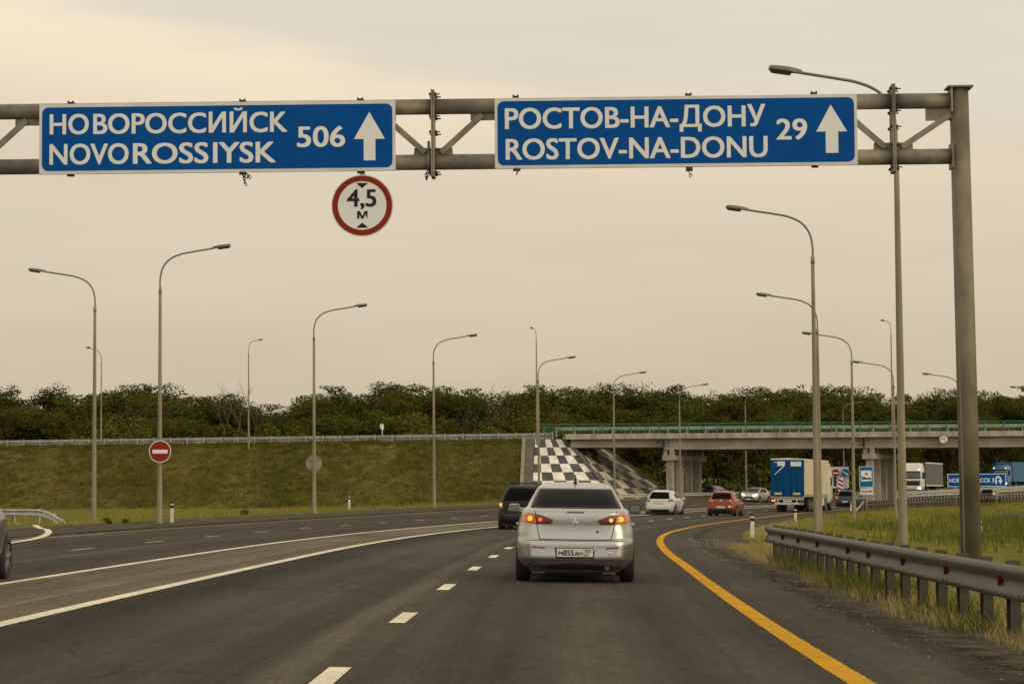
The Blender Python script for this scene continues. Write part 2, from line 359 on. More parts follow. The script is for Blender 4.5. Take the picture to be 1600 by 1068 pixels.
def dashes(d, ends, ln, mat, w=.16):
    me = MB()
    for e in ends:
        a = [road_pt(e - ln * k / 3, d - w / 2, .004) for k in range(4)]; b = [road_pt(e - ln * k / 3, d + w / 2, .004) for k in range(4)]
        for k in range(3): me.add([a[k], a[k + 1], b[k + 1], b[k]], [(3, 2, 1, 0)])
    struct(me.build('road_marking', mat))
dashes(3.85, [17.6 + 8.05 * k for k in range(-1, 30)], 2.05, P_WHI, .17)
dashes(13.0, [51.5 + 8.0 * k for k in range(-3, 26)], 2.0, P_OLD, .15)

# the slip road that comes in at the left, with its white edge line
def ground_poly(name, pts, mat, dz):
    me = bpy.data.meshes.new(name); bm = bmesh.new(); vs = [bm.verts.new((x, y, 0)) for x, y in pts]; f = bm.faces.new(vs)
    if f.normal.z < 0: bmesh.ops.reverse_faces(bm, faces=[f])
    bmesh.ops.triangulate(bm, faces=bm.faces[:]); bmesh.ops.subdivide_edges(bm, edges=bm.edges[:], cuts=3, use_grid_fill=True)
    co = np.array([v.co[:] for v in bm.verts]); z = ground_z(co[:, 0], co[:, 1])
    for v, h in zip(bm.verts, z): v.co.z = h + dz
    bm.normal_update()
    for f in bm.faces:
        if f.normal.z < 0: f.normal_flip()
    bm.to_mesh(me); bm.free(); me.materials.append(mat); return struct(link(name, me))
tip = [tuple(ground_hit(*q)[:2]) for q in ((0, 851.5), (17, 848.5), (45, 844), (62, 840), (72, 836), (76, 831.5), (72, 827), (58, 823), (35, 819.5), (8, 817))]
def band(name, ln, w, mat, dz):
    v = []; f = []
    for i, (x, y) in enumerate(ln):
        a = Vector(ln[max(i - 1, 0)]); b = Vector(ln[min(i + 1, len(ln) - 1)]); t = (b - a).normalized(); n = Vector((-t.y, t.x))
        for s in (1, -1): q = Vector((x, y)) + n * s * w / 2; v.append((q.x, q.y, gz(q.x, q.y) + dz))
    for i in range(len(ln) - 1): f.append((2 * i, 2 * i + 1, 2 * i + 3, 2 * i + 2))
    me = bpy.data.meshes.new(name); me.from_pydata(v, [], f); me.materials.append(mat); me.update(); return struct(link(name, me))
ground_poly('road', tip + [(-70, tip[-1][1] + 6), (-70, tip[0][1] - 2)], new_mat('asphalt_slip', (.062, .053, .043), .85, var=.25, scale=.8, bump=.3), .012)
hx = hermite(range(len(tip)), [p[0] for p in tip]); hy = hermite(range(len(tip)), [p[1] for p in tip])
band('road_marking', [(float(hx(k)), float(hy(k))) for k in np.linspace(0, len(tip) - 1, 50)], .2, P_WHI, .018)

# one sheet of ground to the horizon
def grounds():
    xs = np.concatenate([np.linspace(-2500, -140, 14), np.linspace(-120, -32, 24), np.linspace(-30, 70, 126), np.linspace(72, 200, 44), np.linspace(230, 2500, 14)])
    ys = np.concatenate([np.linspace(-300, -20, 6), np.linspace(-10, 120, 120), np.linspace(121.5, 300, 90), np.linspace(310, 460, 30), np.linspace(500, 5000, 12)])
    X, Y = np.meshgrid(xs, ys); X = X.ravel(); Y = Y.ravel()
    Z = ground_z(X, Y); yr, d = foot(X, Y)
    far = np.clip((np.hypot(X, Y - 200) - 320) / 400, 0, 1); Z = Z * (1 - far) + 1.0 * far
    inside = (d > -2.2) & (d < 19.5); Z = np.where(inside, Z - .14, Z)
    Z = np.where(d < -2.2, Z - .0 + 0.02 * np.sin(X * 2.3) * np.sin(Y * .7), Z)
    n = len(xs); f = [(i * n + j, i * n + j + 1, (i + 1) * n + j + 1, (i + 1) * n + j) for i in range(len(ys) - 1) for j in range(n - 1)]
    me = bpy.data.meshes.new('ground'); me.from_pydata(np.stack([X, Y, Z], 1).tolist(), [], f); me.polygons.foreach_set('use_smooth', [True] * len(f)); me.update()
    return me
def turf(name, a, b, c, s1=.35, s2=3.0, stretch=(1, 1, 1)):
    m = bpy.data.materials.new(name); m.use_nodes = True; t = m.node_tree; bs = t.nodes['Principled BSDF']
    tc = nd(t, 'ShaderNodeTexCoord'); mp = nd(t, 'ShaderNodeMapping'); mp.inputs['Scale'].default_value = stretch; t.links.new(tc.outputs['Object'], mp.inputs[0])
    def noise(sc, det, rg=.6):
        n = nd(t, 'ShaderNodeTexNoise'); n.inputs['Scale'].default_value = sc; n.inputs['Detail'].default_value = det; n.inputs['Roughness'].default_value = rg; t.links.new(mp.outputs[0], n.inputs[0]); return n.outputs[0]
    n1 = noise(s1, 7, .68); n2 = noise(s2, 6, .75)
    col = mix_c(t, smooth(t, n1, .38, .62), a, b); col = mix_c(t, smooth(t, n2, .45, .68), col, c)
    k = math_n(t, 'MULTIPLY_ADD', math_n(t, 'SUBTRACT', noise(s2 * 2.6, 4, .7), .5), 1.5, 1.0); col = mix_c(t, 1.0, col, k, 'MULTIPLY')
    t.links.new(col, bs.inputs['Base Color']); bs.inputs['Roughness'].default_value = .95; bs.inputs['Specular IOR Level'].default_value = .03
    bp = nd(t, 'ShaderNodeBump'); bp.inputs['Strength'].default_value = 1.0; bp.inputs['Distance'].default_value = .25; t.links.new(n2, bp.inputs['Height']); t.links.new(bp.outputs[0], bs.inputs['Normal'])
    return m
G_FIELD = turf('field_grass', (.150, .150, .026), (.105, .125, .020), (.20, .165, .05), .12, 1.6)
gm = grounds(); gm.materials.append(G_FIELD); struct(link('ground', gm))

# ---------------------------------------------------------------- embankment with its crest road
CREST = hermite([-200, -120, -55, -25, 0, 6, 9], [285, 262, 246, 238.5, 232.5, 231.2, 231])
CRZ = 6.62
def embankment():
    xs = list(np.linspace(-160, -62, 20)) + list(np.linspace(-60, 1.6, 63)); rn = random.Random(9)
    prof = [(-13.5, -.4), (-10.4, .05), (-9.4, .55), (-6, 2.75), (-3, 4.7), (-.9, 6.1), (-.2, 6.56), (.6, CRZ), (6, CRZ + .12), (12, CRZ), (13, 6.2), (22, .2), (24, -.4)]
    v = []; f = []
    for x in xs:
        y = float(CREST(x)); w = .10 * math.sin(x * .35) + .08 * math.sin(x * .9 + 1)
        for k, (dy, z) in enumerate(prof):
            s = 1 if 1 < k < 6 else 0
            v.append((x, y + dy, z + s * (w + rn.uniform(-.06, .06))))
    n = len(prof)
    for i in range(len(xs) - 1):
        for j in range(n - 1): f.append((i * n + j, (i + 1) * n + j, (i + 1) * n + j + 1, i * n + j + 1))
    me = bpy.data.meshes.new('embankment'); me.from_pydata(v, [], f); me.polygons.foreach_set('use_smooth', [True] * len(f)); me.update(); return me
G_SLOPE = turf('slope_grass', (.098, .088, .016), (.150, .115, .034), (.052, .056, .010), .22, 1.0, (.8, .8, 1.6))
em = embankment(); em.materials.append(G_SLOPE); struct(link('embankment', em))
# strip of asphalt on the crest
v = []; f = []
for i, x in enumerate(np.linspace(-160, 3, 40)):
    y = float(CREST(x)); v += [(x, y + 2.2, CRZ + .08), (x, y + 6, CRZ + .16), (x, y + 10.5, CRZ + .08)]
    if i: a = 3 * i; f += [(a - 3, a, a + 1, a - 2), (a - 2, a + 1, a + 2, a - 1)]
me = bpy.data.meshes.new('road'); me.from_pydata(v, [], f); me.materials.append(new_mat('asphalt_crest', (.07, .06, .05), .85)); struct(link('road', me))

# ---------------------------------------------------------------- overpass
CONC = new_mat('concrete', (.40, .35, .265), .85, var=.38, scale=1.1, bump=.25, bscale=14, stretch=(1, 1, .35))
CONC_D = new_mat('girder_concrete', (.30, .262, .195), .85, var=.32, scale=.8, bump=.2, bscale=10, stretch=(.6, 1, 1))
JOINT = new_mat('joint_rubber', (.03, .028, .025), .9)
GREEN = new_mat('green_rail_paint', (.015, .16, .06), .55, var=.3, scale=2)
GALV = new_mat('galvanised_steel', (.46, .44, .38), .55, .35, var=.25, scale=1.2, bump=.1, bscale=12)
GALV_P = new_mat('galvanised_post', (.46, .43, .35), .6, .2, var=.25, scale=2.0)
DY0, DY1, DZ, SLAB = 229.0, 239.8, 7.03, .44
BX0, BX1 = 5.2, 110.0
PIER_X = [15.0, 34.9, 55.0, 75.0, 95.0]
bridge = thing('overpass', 'concrete road overpass with green railings crossing the motorway on rows of columns', 'bridge', (PIER_X[0], DY0, 0))
def bpart(mb, name, mat, parent=None):
    p = parent or bridge
    o = mb.build(name, mat, p); o.location = -Vector((PIER_X[0], DY0, 0)) if p is bridge else (0, 0, 0); return o
bpart(MB().box(BX0, BX1, DY0 + .12, DY1 - .12, DZ - SLAB + .04, DZ), 'deck', CONC_D)
mb = MB()
for k in range(36):                                  # edge beam cast in three metre lengths
    x = BX0 + k * 3.0; mb.box(x + .012, x + 2.988, DY0 - .16, DY0 + .118, DZ - SLAB, DZ + .10, .012)
bpart(mb, 'edge_beam', CONC)
bpart(MB().box(BX0, BX1, DY1 - .118, DY1 + .16, DZ - SLAB, DZ + .1, .01), 'edge_beam', CONC)
for k, (x0, x1) in enumerate(zip([BX0 + .5] + PIER_X, PIER_X + [BX1])):
    h = .82 if k == 0 else 1.08; ins = .5 if k == 0 else .42
    for j in range(6):
        y = DY0 + ins + j * 1.78; sk = j * .66
        mb = MB(); a, b = x0 + (sk if k else 0) + .06, x1 + sk - .06
        z1 = DZ - SLAB; mb.box(a, b, y, y + .22, z1 - h, z1 + .02); mb.box(a, b, y - .12, y + .34, z1 - h - .001, z1 - h + .16, .02)
        bpart(mb, 'girder', CONC_D)
def pier(px0):
    ax = Vector((.40, 1, 0)).normalized(); pr = Vector((ax.y, -ax.x, 0)); o = Vector((px0 + .45, DY0 + .35, 0))
    z0 = gz(o.x + 2, o.y + 5) - .6
    def blk(a0, a1, w0, w1, za, zb, bev=.03):
        bm = MB().box(w0, w1, a0, a1, za, zb, bev); bm.v = [tuple(o + pr * p[0] + ax * p[1] + Vector((0, 0, p[2]))) for p in bm.v]; return bm
    bpart(blk(-.1, 10.9, -.62, .62, 4.42, 4.95), 'pier_cap', CONC)
    for k in range(4): bpart(blk(.25 + k * 3.05, .95 + k * 3.05, -.34, .34, z0, 4.43, .05), 'column', CONC)
    for k in range(6):
        mb = blk(.05 + k * 1.92, .55 + k * 1.92, -.52, -.10, 4.94, DZ - SLAB - .8, .01); m2 = blk(.05 + k * 1.92, .55 + k * 1.92, .10, .52, 4.94, DZ - SLAB - 1.08, .01)
        mb.add(m2.v, m2.f); bpart(mb, 'bearing_block', CONC)
for x in PIER_X: pier(x)
def railing(y, inner):
    mb = MB(); n = 0; x = BX0 + .2
    rl = MB()
    for z, w in ((DZ + 1.05, .10), (DZ + .80, .07), (DZ + .32, .06)): rl.box(BX0 - 2.4, BX1, y - w / 2, y + w / 2, z - w / 2, z + w / 2)
    k = 0
    while x - 2.2 + k * .475 < BX1:
        X = x - 2.2 + k * .475
        if k % 6: rl.box(X - .013, X + .013, y - .013, y + .013, DZ + .32, DZ + .80)
        else: rl.box(X - .055, X + .055, y - .05, y + .05, DZ + .05 if X > BX0 else 6.4, DZ + 1.08)
        k += 1
    bpart(rl, 'railing', GREEN)
railing(DY0 - .02, 1); railing(DY1 + .02, -1)
mb = MB()
for x in (PIER_X[0] + .02, PIER_X[1] + .02): mb.box(x - .045, x + .045, DY0 - .166, DY0 + .44, DZ - SLAB - .8, DZ - SLAB - .01)
for x in (PIER_X[0], PIER_X[1]):
    for s in (-.55, .55): mb.lathe([(DY0 + .30, .001), (DY0 + .30, .07), (DY0 + .44, .07)], 'Y', 12, (x + s, 0, DZ - SLAB - .32))
bpart(mb, 'expansion_joint', JOINT)

# abutment: chequered slope paving facing the road and turning under the deck
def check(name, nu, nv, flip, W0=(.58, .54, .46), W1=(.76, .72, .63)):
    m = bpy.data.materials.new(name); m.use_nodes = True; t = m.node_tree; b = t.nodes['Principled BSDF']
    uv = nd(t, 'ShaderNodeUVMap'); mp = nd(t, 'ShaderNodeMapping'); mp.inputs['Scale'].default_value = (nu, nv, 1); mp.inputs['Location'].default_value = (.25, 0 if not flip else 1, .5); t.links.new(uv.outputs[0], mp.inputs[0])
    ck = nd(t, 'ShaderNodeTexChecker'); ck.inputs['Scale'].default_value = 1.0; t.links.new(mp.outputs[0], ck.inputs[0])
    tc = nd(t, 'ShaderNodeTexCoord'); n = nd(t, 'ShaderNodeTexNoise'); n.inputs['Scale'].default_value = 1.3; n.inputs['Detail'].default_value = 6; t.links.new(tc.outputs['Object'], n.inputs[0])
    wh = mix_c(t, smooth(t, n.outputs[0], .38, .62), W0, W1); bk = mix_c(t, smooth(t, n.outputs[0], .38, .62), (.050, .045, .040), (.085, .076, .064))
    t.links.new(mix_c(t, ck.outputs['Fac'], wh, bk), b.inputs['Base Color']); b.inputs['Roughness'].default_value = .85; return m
def patch4(name, a, b, c, d, nu, nv, mat, parent, shape=None):
    """bilinear patch; u from a to b along the top, v from the top (a-b) down to d-c"""
    a, b, c, d = map(Vector, (a, b, c, d)); v = []; uv = []
    for i in range(nv + 1):
        for j in range(nu + 1):
            u, w = j / nu, i / nv; p = (a * (1 - u) + b * u) * (1 - w) + (d * (1 - u) + c * u) * w
            if shape: p = p + shape(u, w)
            v.append(tuple(p)); uv.append((u, w))
    f = [(i * (nu + 1) + j, (i + 1) * (nu + 1) + j, (i + 1) * (nu + 1) + j + 1, i * (nu + 1) + j + 1) for i in range(nv) for j in range(nu)]
    me = bpy.data.meshes.new(name); me.from_pydata(v, [], f); me.materials.append(mat)
    ul = me.uv_layers.new(name='tiles'); ul.data.foreach_set('uv', [c for l in me.loops for c in uv[l.vertex_index]]); me.update()
    o = link(name, me, parent); return o
ab = thing('bridge_abutment', 'sloping abutment paved in black and white checks under the left end of the overpass', 'abutment', (6, 226, 0))
OFF = Vector((6, 226, 0)); sh = lambda p: Vector(p) - OFF
TL = Vector((2.25, 231.6, 6.66)); TR = Vector((5.3, 231.2, 6.66)); BL = Vector((1.75, 221.2, .0)); BR = Vector((10.4, 220.6, .0))
FT = Vector((8.4, 242.5, 6.66)); FB = Vector((17.7, 242.5, .2))
patch4('checkered_slope', sh(TL), sh(TR), sh(BR), sh(BL), 20, 20, check('chequered_paving', 5.6, 8, False), ab)
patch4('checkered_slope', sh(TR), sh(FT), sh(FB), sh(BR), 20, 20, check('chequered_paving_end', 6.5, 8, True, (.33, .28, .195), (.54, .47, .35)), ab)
CURB = new_mat('slope_kerb', (.27, .225, .15), .9, var=.3, scale=1.2); DARKC = new_mat('dark_concrete', (.11, .095, .075), .9, var=.3, scale=1)
MB().bar(sh(TR) + Vector((0, -.04, .06)), sh(BR) + Vector((0, -.04, .06)), .34, .16).build('ridge_gutter', DARKC, ab)
MB().bar(sh(FT) + Vector((.1, 0, .08)), sh(FB) + Vector((.1, 0, .08)), .6, .3).build('edge_kerb', CURB, ab)
mb = MB().bar(sh(TL) + Vector((-.55, 0, .05)), sh(BL) + Vector((-.45, 0, .05)), .95, .2); mb.build('gutter', DARKC, ab)
MB().bar(sh(TL) + Vector((-1.12, 0, .12)), sh(BL) + Vector((-1.02, 0, .12)), .35, .3).build('edge_kerb', CURB, ab)
mb = MB().add([sh(TL), sh(TR), sh(FT), sh(FT) + Vector((-16, 0, 0)), sh(TL) + Vector((-6, 4, 0))], [(0, 1, 2, 3, 4)]); mb.build('abutment_shelf', DARKC, ab)
mb = MB().box(TR.x - .4 - 6, 6.1 - 6, DY0 + 2.6 - 226, DY1 - .4 - 226, 5.4, DZ - SLAB - .002, .02); mb.build('bearing_wall', CONC_D, ab)

# ---------------------------------------------------------------- crash barriers
W_PROF = [(0.0, -.158), (.050, -.155), (.085, -.128), (.088, -.090), (.030, -.030), (.010, 0), (.030, .030), (.088, .090), (.085, .128), (.050, .155), (0.0, .158)]
def barrier(label, pts, group, mat, pmat, step=2.0, top=.74, face=1, post_w=.11, post_up=.02, post_h=1.05, rail_n=1, reflect=None, dip_start=0, dip_end=0, name='crash_barrier', cat='crash barrier', setback=0.05, plank=False):
    """W-profile rail on posts along pts (ground points); face=+1 shows its corrugation to the left of travel"""
    P = [Vector(p) for p in pts]; L = [0]
    for a, b in zip(P, P[1:]): L.append(L[-1] + (b - a).length)
    tot = L[-1]
    def at(s):
        s = min(max(s, 0), tot); i = min(max(int(np.searchsorted(L, s)) - 1, 0), len(P) - 2); k = (s - L[i]) / max(L[i + 1] - L[i], 1e-6)
        p = P[i].lerp(P[i + 1], k); t = (P[i + 1] - P[i]); t.z = 0; t.normalize(); return p, t, Vector((-t.y, t.x, 0)) * face
    def dip(s):
        k = 0
        if dip_start and s < dip_start: k = 1 - s / dip_start
        if dip_end and s > tot - dip_end: k = 1 - (tot - s) / dip_end
        return k
    o = thing(name, label, cat, P[0], group=group); b0 = P[0]
    n = max(2, int(tot / max(step * .5, .6)) + 1); ss = list(np.linspace(0, tot, n))
    for r in range(rail_n):
        mb = MB(); m = len(W_PROF); v = []
        for s in ss:
            p, t, nn = at(s); h = top - .155 - r * .36; h = h - (h + .02) * dip(s) * .98
            for (q, z) in W_PROF: v.append(tuple(p + nn * (q + .02) + Vector((0, 0, h + z)) - b0))
            for (q, z) in W_PROF: v.append(tuple(p + nn * (q + .014) + Vector((0, 0, h + z * .985)) - b0))
        f = []
        for i in range(len(ss) - 1):
            for j in range(m - 1):
                a = i * 2 * m + j; q = (a, a + 1, a + 1 + 2 * m, a + 2 * m); f.append(q if face > 0 else q[::-1])
                a += m; q = (a, a + 2 * m, a + 1 + 2 * m, a + 1); f.append(q if face > 0 else q[::-1])
        for e in (0, len(ss) - 1):
            for j in range(m - 1): a = e * 2 * m + j; f.append((a, a + m, a + m + 1, a + 1))
        mb.add(v, f, True)
        for s in np.arange(2.0, tot, 4.0):                      # bolt heads at the laps
            p, t, nn = at(s); h = top - .155 - r * .36; h = h - (h + .02) * dip(s) * .98
            for ds in (-.11, .11):
                for z in (.098, -.098):
                    c = p + t * ds + nn * .104 + Vector((0, 0, h + z)) - b0; mb.box(c.x - .014, c.x + .014, c.y - .014, c.y + .014, c.z - .014, c.z + .014)
        mb.build('rail', mat, o)
    # posts: one mesh shared by all
    w = post_w; pm = MB()
    pm.box(-w / 2, w / 2, -.16, -.152, -post_h + top, top + post_up); pm.box(-w / 2, -w / 2 + .008, -.152, -.06, -post_h + top, top + post_up); pm.box(w / 2 - .008, w / 2, -.152, -.06, -post_h + top, top + post_up)
    pm.box(-w * .4, w * .4, -.059, .012, top - .25, top - .06)
    pme = pm.mesh('post', pmat); i = 0; s = .06
    while s < tot and i < 99:
        p, t, nn = at(s); q = link('post', pme, o, p - b0 - Vector((0, 0, (top - .1) * dip(s)))); q.rotation_euler = (0, 0, math.atan2(-nn.x, nn.y)); s += step; i += 1
    if reflect:
        mb = MB().add([(-.03, .012, -.04), (-.03, .012, .04), (-.03, .066, -.048), (-.03, .066, .048), (.03, .02, -.03), (.03, .02, .03)], [(0, 2, 3, 1), (2, 4, 5, 3), (0, 1, 5, 4), (0, 4, 2), (1, 3, 5)])
        rme = mb.mesh('reflector', reflect[1])
        for s in reflect[0]:
            p, t, nn = at(s); q = link('reflector', rme, o, p - b0 + nn * .028 + Vector((0, 0, top - .155))); q.rotation_euler = (0, 0, math.atan2(-nn.x, nn.y))
    return o
STEEL_W = new_mat('weathered_barrier', (.112, .096, .069), .62, .15, var=.35, scale=2.5, bump=.12, bscale=8, stretch=(1, .3, 1))
STEEL_P = new_mat('dusty_post', (.085, .069, .046), .65, .3, var=.35, scale=3)
RED_REF = new_mat('red_reflector', (.10, .005, .006), .5, spec=.2)
gpath = [Vector((x, y, gz(x - .6, y) - .02)) for x, y in [(hermite([8, 18, 30, 46.5], [4.48, 4.57, 4.78, 5.16])(y), y) for y in np.linspace(46.5, 8, 26)]]
gpath = [Vector((float(p.x), p.y, p.z)) for p in gpath]
near_barrier = barrier('dusty steel crash barrier with red reflectors in the dry grass right of the yellow line', gpath, 'crash barriers along the motorway', STEEL_W, STEEL_P, 1.36, .75, face=-1, post_w=.20, post_up=.022, reflect=([3.4, 6.3, 9.4, 13.4, 15.6, 18.7, 21.8, 24.8, 28, 31, 34], RED_REF))
lb = [(-60, 121), (-40, 116.5), (-30, 113), (-25, 110.6), (-22.0, 108), (-19.9, 103.2)]
barrier('pale steel barrier sloping down to the ground by the slip road at the far left', [Vector((x, y, gz(x, y))) for x, y in [(float(hermite(range(6), [p[0] for p in lb])(k)), float(hermite(range(6), [p[1] for p in lb])(k))) for k in np.linspace(0, 5, 40)]],
        'crash barriers along the motorway', GALV, GALV_P, 2.0, .74, face=-1, dip_end=5.5)
xs = np.linspace(-90, 4.2, 60)
barrier('long pale steel barrier on posts along the top of the grassy embankment', [Vector((x, float(CREST(x)) + .1, CRZ - .05)) for x in xs], 'crash barriers of the upper road', GALV, GALV_P, 1.86, .78, face=1, rail_n=2, post_w=.14)
barrier('steel barrier on the overpass deck behind its green railing', [Vector((x, DY0 + 1.0, DZ)) for x in np.linspace(4.3, 108, 30)], 'crash barriers of the upper road', GALV, GALV_P, 1.86, .80, face=1, post_w=.12)
barrier('steel barrier at the foot of the checkered abutment and first bridge columns', [Vector((x, y, .36 + .012 * (x - 9))) for x, y in [(8.6, 219), (11, 221.5), (14.5, 225.5), (18.5, 231), (22.5, 237.5), (27, 245), (33, 255)]], 'crash barriers along the motorway', GALV, GALV_P, 1.5, .74, face=-1, post_w=.2)
med = [road_pt(y, 8.8) for y in np.arange(239, 345, 4)]
barrier('double-railed median barrier running to the right in front of the oncoming lorries', [Vector((p.x, p.y, p.z + .28)) for p in med], 'crash barriers along the motorway', GALV, GALV_P, 1.6, .80, face=-1, rail_n=2, post_w=.22)
rb = [road_pt(y, -2.5) for y in np.arange(183, 320, 4)]
barrier('roadside barrier seen from behind with dark posts beyond the tall grass', [Vector((p.x, p.y, p.z)) for p in rb], 'crash barriers along the motorway', GALV, STEEL_P, 1.5, .78, face=1, post_w=.24, dip_start=5)
# ---------------------------------------------------------------- sign gantry
PIPE = new_mat('gantry_steel', (.29, .25, .175), .65, .25, var=.5, scale=2.2, bump=.15, bscale=18, col2=(.15, .13, .10), stretch=(1, 1, 1))
POSTM = new_mat('gantry_post_steel', (.225, .187, .115), .65, .2, var=.5, scale=1.6, bump=.1, bscale=20, stretch=(1, 1, .6))
BOLT = new_mat('rusty_bolt', (.055, .042, .032), .7, .5)
PSI = 0.026
GM = Matrix.Translation(at_y(1519.5, 912, 34.3)) @ Matrix.Rotation(-PSI, 4, 'Z')
GM.translation.z = gz(GM.translation.x, GM.translation.y)
GI = GM.inverted()
def gl(px, py, off=0.0):
    """pixel -> (x, z) on the gantry's own vertical plane, off metres in front of it"""
    c = GI @ Vector((0, 0, CAM_H)); d = GI.to_3x3() @ pix(px, py); k = (-off - c.y) / d.y
    p = c + d * k; return p.x, p.z
gan = thing('sign_gantry', 'grey tubular steel gantry holding the blue direction signs over the road', 'gantry', GM.translation, (0, 0, -PSI), )
zU = (gl(1440, 156.7)[1] + gl(700, 168)[1]) / 2; zL = (gl(1440, 244)[1] + gl(700, 254)[1]) / 2; RB = .118
xF1 = gl(1395, 200)[0]; xF2 = gl(677, 210)[0]; PAN = (xF1 - xF2) / 8
xEnd = -23.6
def gpost(x):
    top = gl(1500, 137.5)[1]; mb = MB().tube([(x, 0, -.3), (x - .055, 0, top - .01)], [.158, .143], 20)
    mb.build('post', POSTM, gan)
    MB().box(x - .245, x + .135, -.19, .19, top - .012, top + .012).build('cap_plate', PIPE, gan)
    sgn = -1 if x > -5 else 1
    MB().bar((x + sgn * .100, -.088, -.2), (x + sgn * .100 - .045, -.080, zL - .1), .05, .05).build('facet_strip', new_mat('facet_strip_steel', (.17, .15, .11), .6, .2), gan)  # added strip in darker steel, standing in for the post's dark facet
    MB().box(x - .3, x + .3, -.3, .3, -.06, .02, .008).build('base_plate', PIPE, gan)
    for z in (zU, zL): MB().box(x + sgn * .185 - .012, x + sgn * .185 + .012, -.17, .17, z - .19, z + .19).build('flange', PIPE, gan)
gpost(0.0); gpost(xEnd)
FL = [xF1 - k * 8 * PAN for k in range(4) if xF1 - k * 8 * PAN > xEnd + .5]
ends = [-.16] + FL + [xEnd + .16]
for z in (zU, zL):
    for a, b in zip(ends, ends[1:]):
        MB().tube([(a - .012, 0, z), (b + .012, 0, z)], RB, 20).build('beam', PIPE, gan)
mb = MB().lathe([(-.06, .001), (-.06, .011), (-.05, .011), (-.05, .026), (-.028, .026), (-.028, .011), (.028, .011), (.028, .028), (.058, .028), (.058, .011), (.11, .011), (.11, .001)], 'X', 6, smooth=False); bolt_me = mb.mesh('bolt', BOLT)
for x in FL:
    MB().box(x - .026, x - .003, -.17, .17, zL - .24, zU + .24, .004).build('flange', PIPE, gan); MB().box(x + .003, x + .026, -.17, .17, zL - .24, zU + .24, .004).build('flange', PIPE, gan)
    for z in (zU + .17, zU - .16, (zU + zL) / 2 + .02, zL + .17, zL - .17):
        for y in (-.13, .13): link('bolt', bolt_me, gan, (x, y, z))
k = 0; x = xF1
while x > xEnd + .4:
    low = k % 2 == 0; z = zL if low else zU
    s = 1 if low else -1; g = MB(); za = z + s * RB * .55; zb = z + s * .215
    w = .30; g.prism([(x - w, za), (x + w, za), (x + w * .96, zb), (x - w * .96, zb)] if low else [(x - w, zb), (x + w, zb), (x + w, za), (x - w, za)], -.011, .011)
    g.build('gusset', PIPE, gan)
    nx = x - PAN
    if nx > xEnd + .4:
        a = Vector((x - .12, 0, z + s * .14)); b = Vector((nx + .12, 0, (zU if low else zL) - s * .14)); d = (b - a)
        MB().bar(a + Vector((0, -.035, 0)), b + Vector((0, -.035, 0)), .045, .085).build('brace', PIPE, gan)
    if k == 0:
        a = Vector((x + .12, 0, zL + .14)); b = Vector((-.17, 0, zU - .2)); MB().bar(a + Vector((0, -.035, 0)), b + Vector((0, -.035, 0)), .045, .085).build('brace', PIPE, gan)
        MB().prism([(-.56, zU - .30), (-.16, zU - .30), (-.16, zU - RB * .5), (-.56, zU - RB * .5)], -.011, .011).build('gusset', PIPE, gan)
    k += 1; x -= PAN
# clamp strap, with loose chain ends under the beam
def chain(x, z, n, y=-.2, spread=.0, seed=1):
    rn = random.Random(seed); mb = MB(); px_, pz = x, z
    for i in range(n):
        r = .020; a = rn.uniform(-.5, .5); c = Vector((px_, y, pz - .03)); ax = Vector((math.sin(a), 0, -math.cos(a))); side = Vector((math.cos(a), 0, math.sin(a))) if i % 2 else Vector((.25, 1, 0)).normalized()
        mb.tube([c + ax * .034 * math.cos(t) + side * .017 * math.sin(t) for t in np.linspace(0, 2 * math.pi, 11)], .006, 5, False)
        px_ += math.sin(a) * .042 + spread; pz -= math.cos(a) * .042 if not spread else .008
    mb.build('chain', BOLT, gan)
xs_ = gl(670, 250)[0]
mb = MB().lathe([(xs_ - .02, RB + .002), (xs_ - .02, RB + .014), (xs_ + .02, RB + .014), (xs_ + .02, RB + .002)], 'X', 24, (0, 0, zL)).box(xs_ - .02, xs_ + .02, -.012, .012, zL + RB, zL + .32); mb.build('clamp', PIPE, gan)
for i in range(3): chain(xs_ - .03 + i * .035, zL - RB - .01, 3, -.02 - .03 * i, 0, i + 3)
for i, (px_, n) in enumerate(((380, 4), (808, 1), (1077, 2))):
    x_, z_ = gl(px_, 269 if px_ < 500 else 264, .2); MB().box(x_ - .05, x_ + .05, -.24, -.16, z_ - .03, z_ + .02, .005).build('clamp', BOLT, gan); chain(x_, z_ - .03, n, -.2, 0, 20 + i)
    if i == 0: chain(x_ + .03, z_ - .02, 4, -.2, .038, 31)

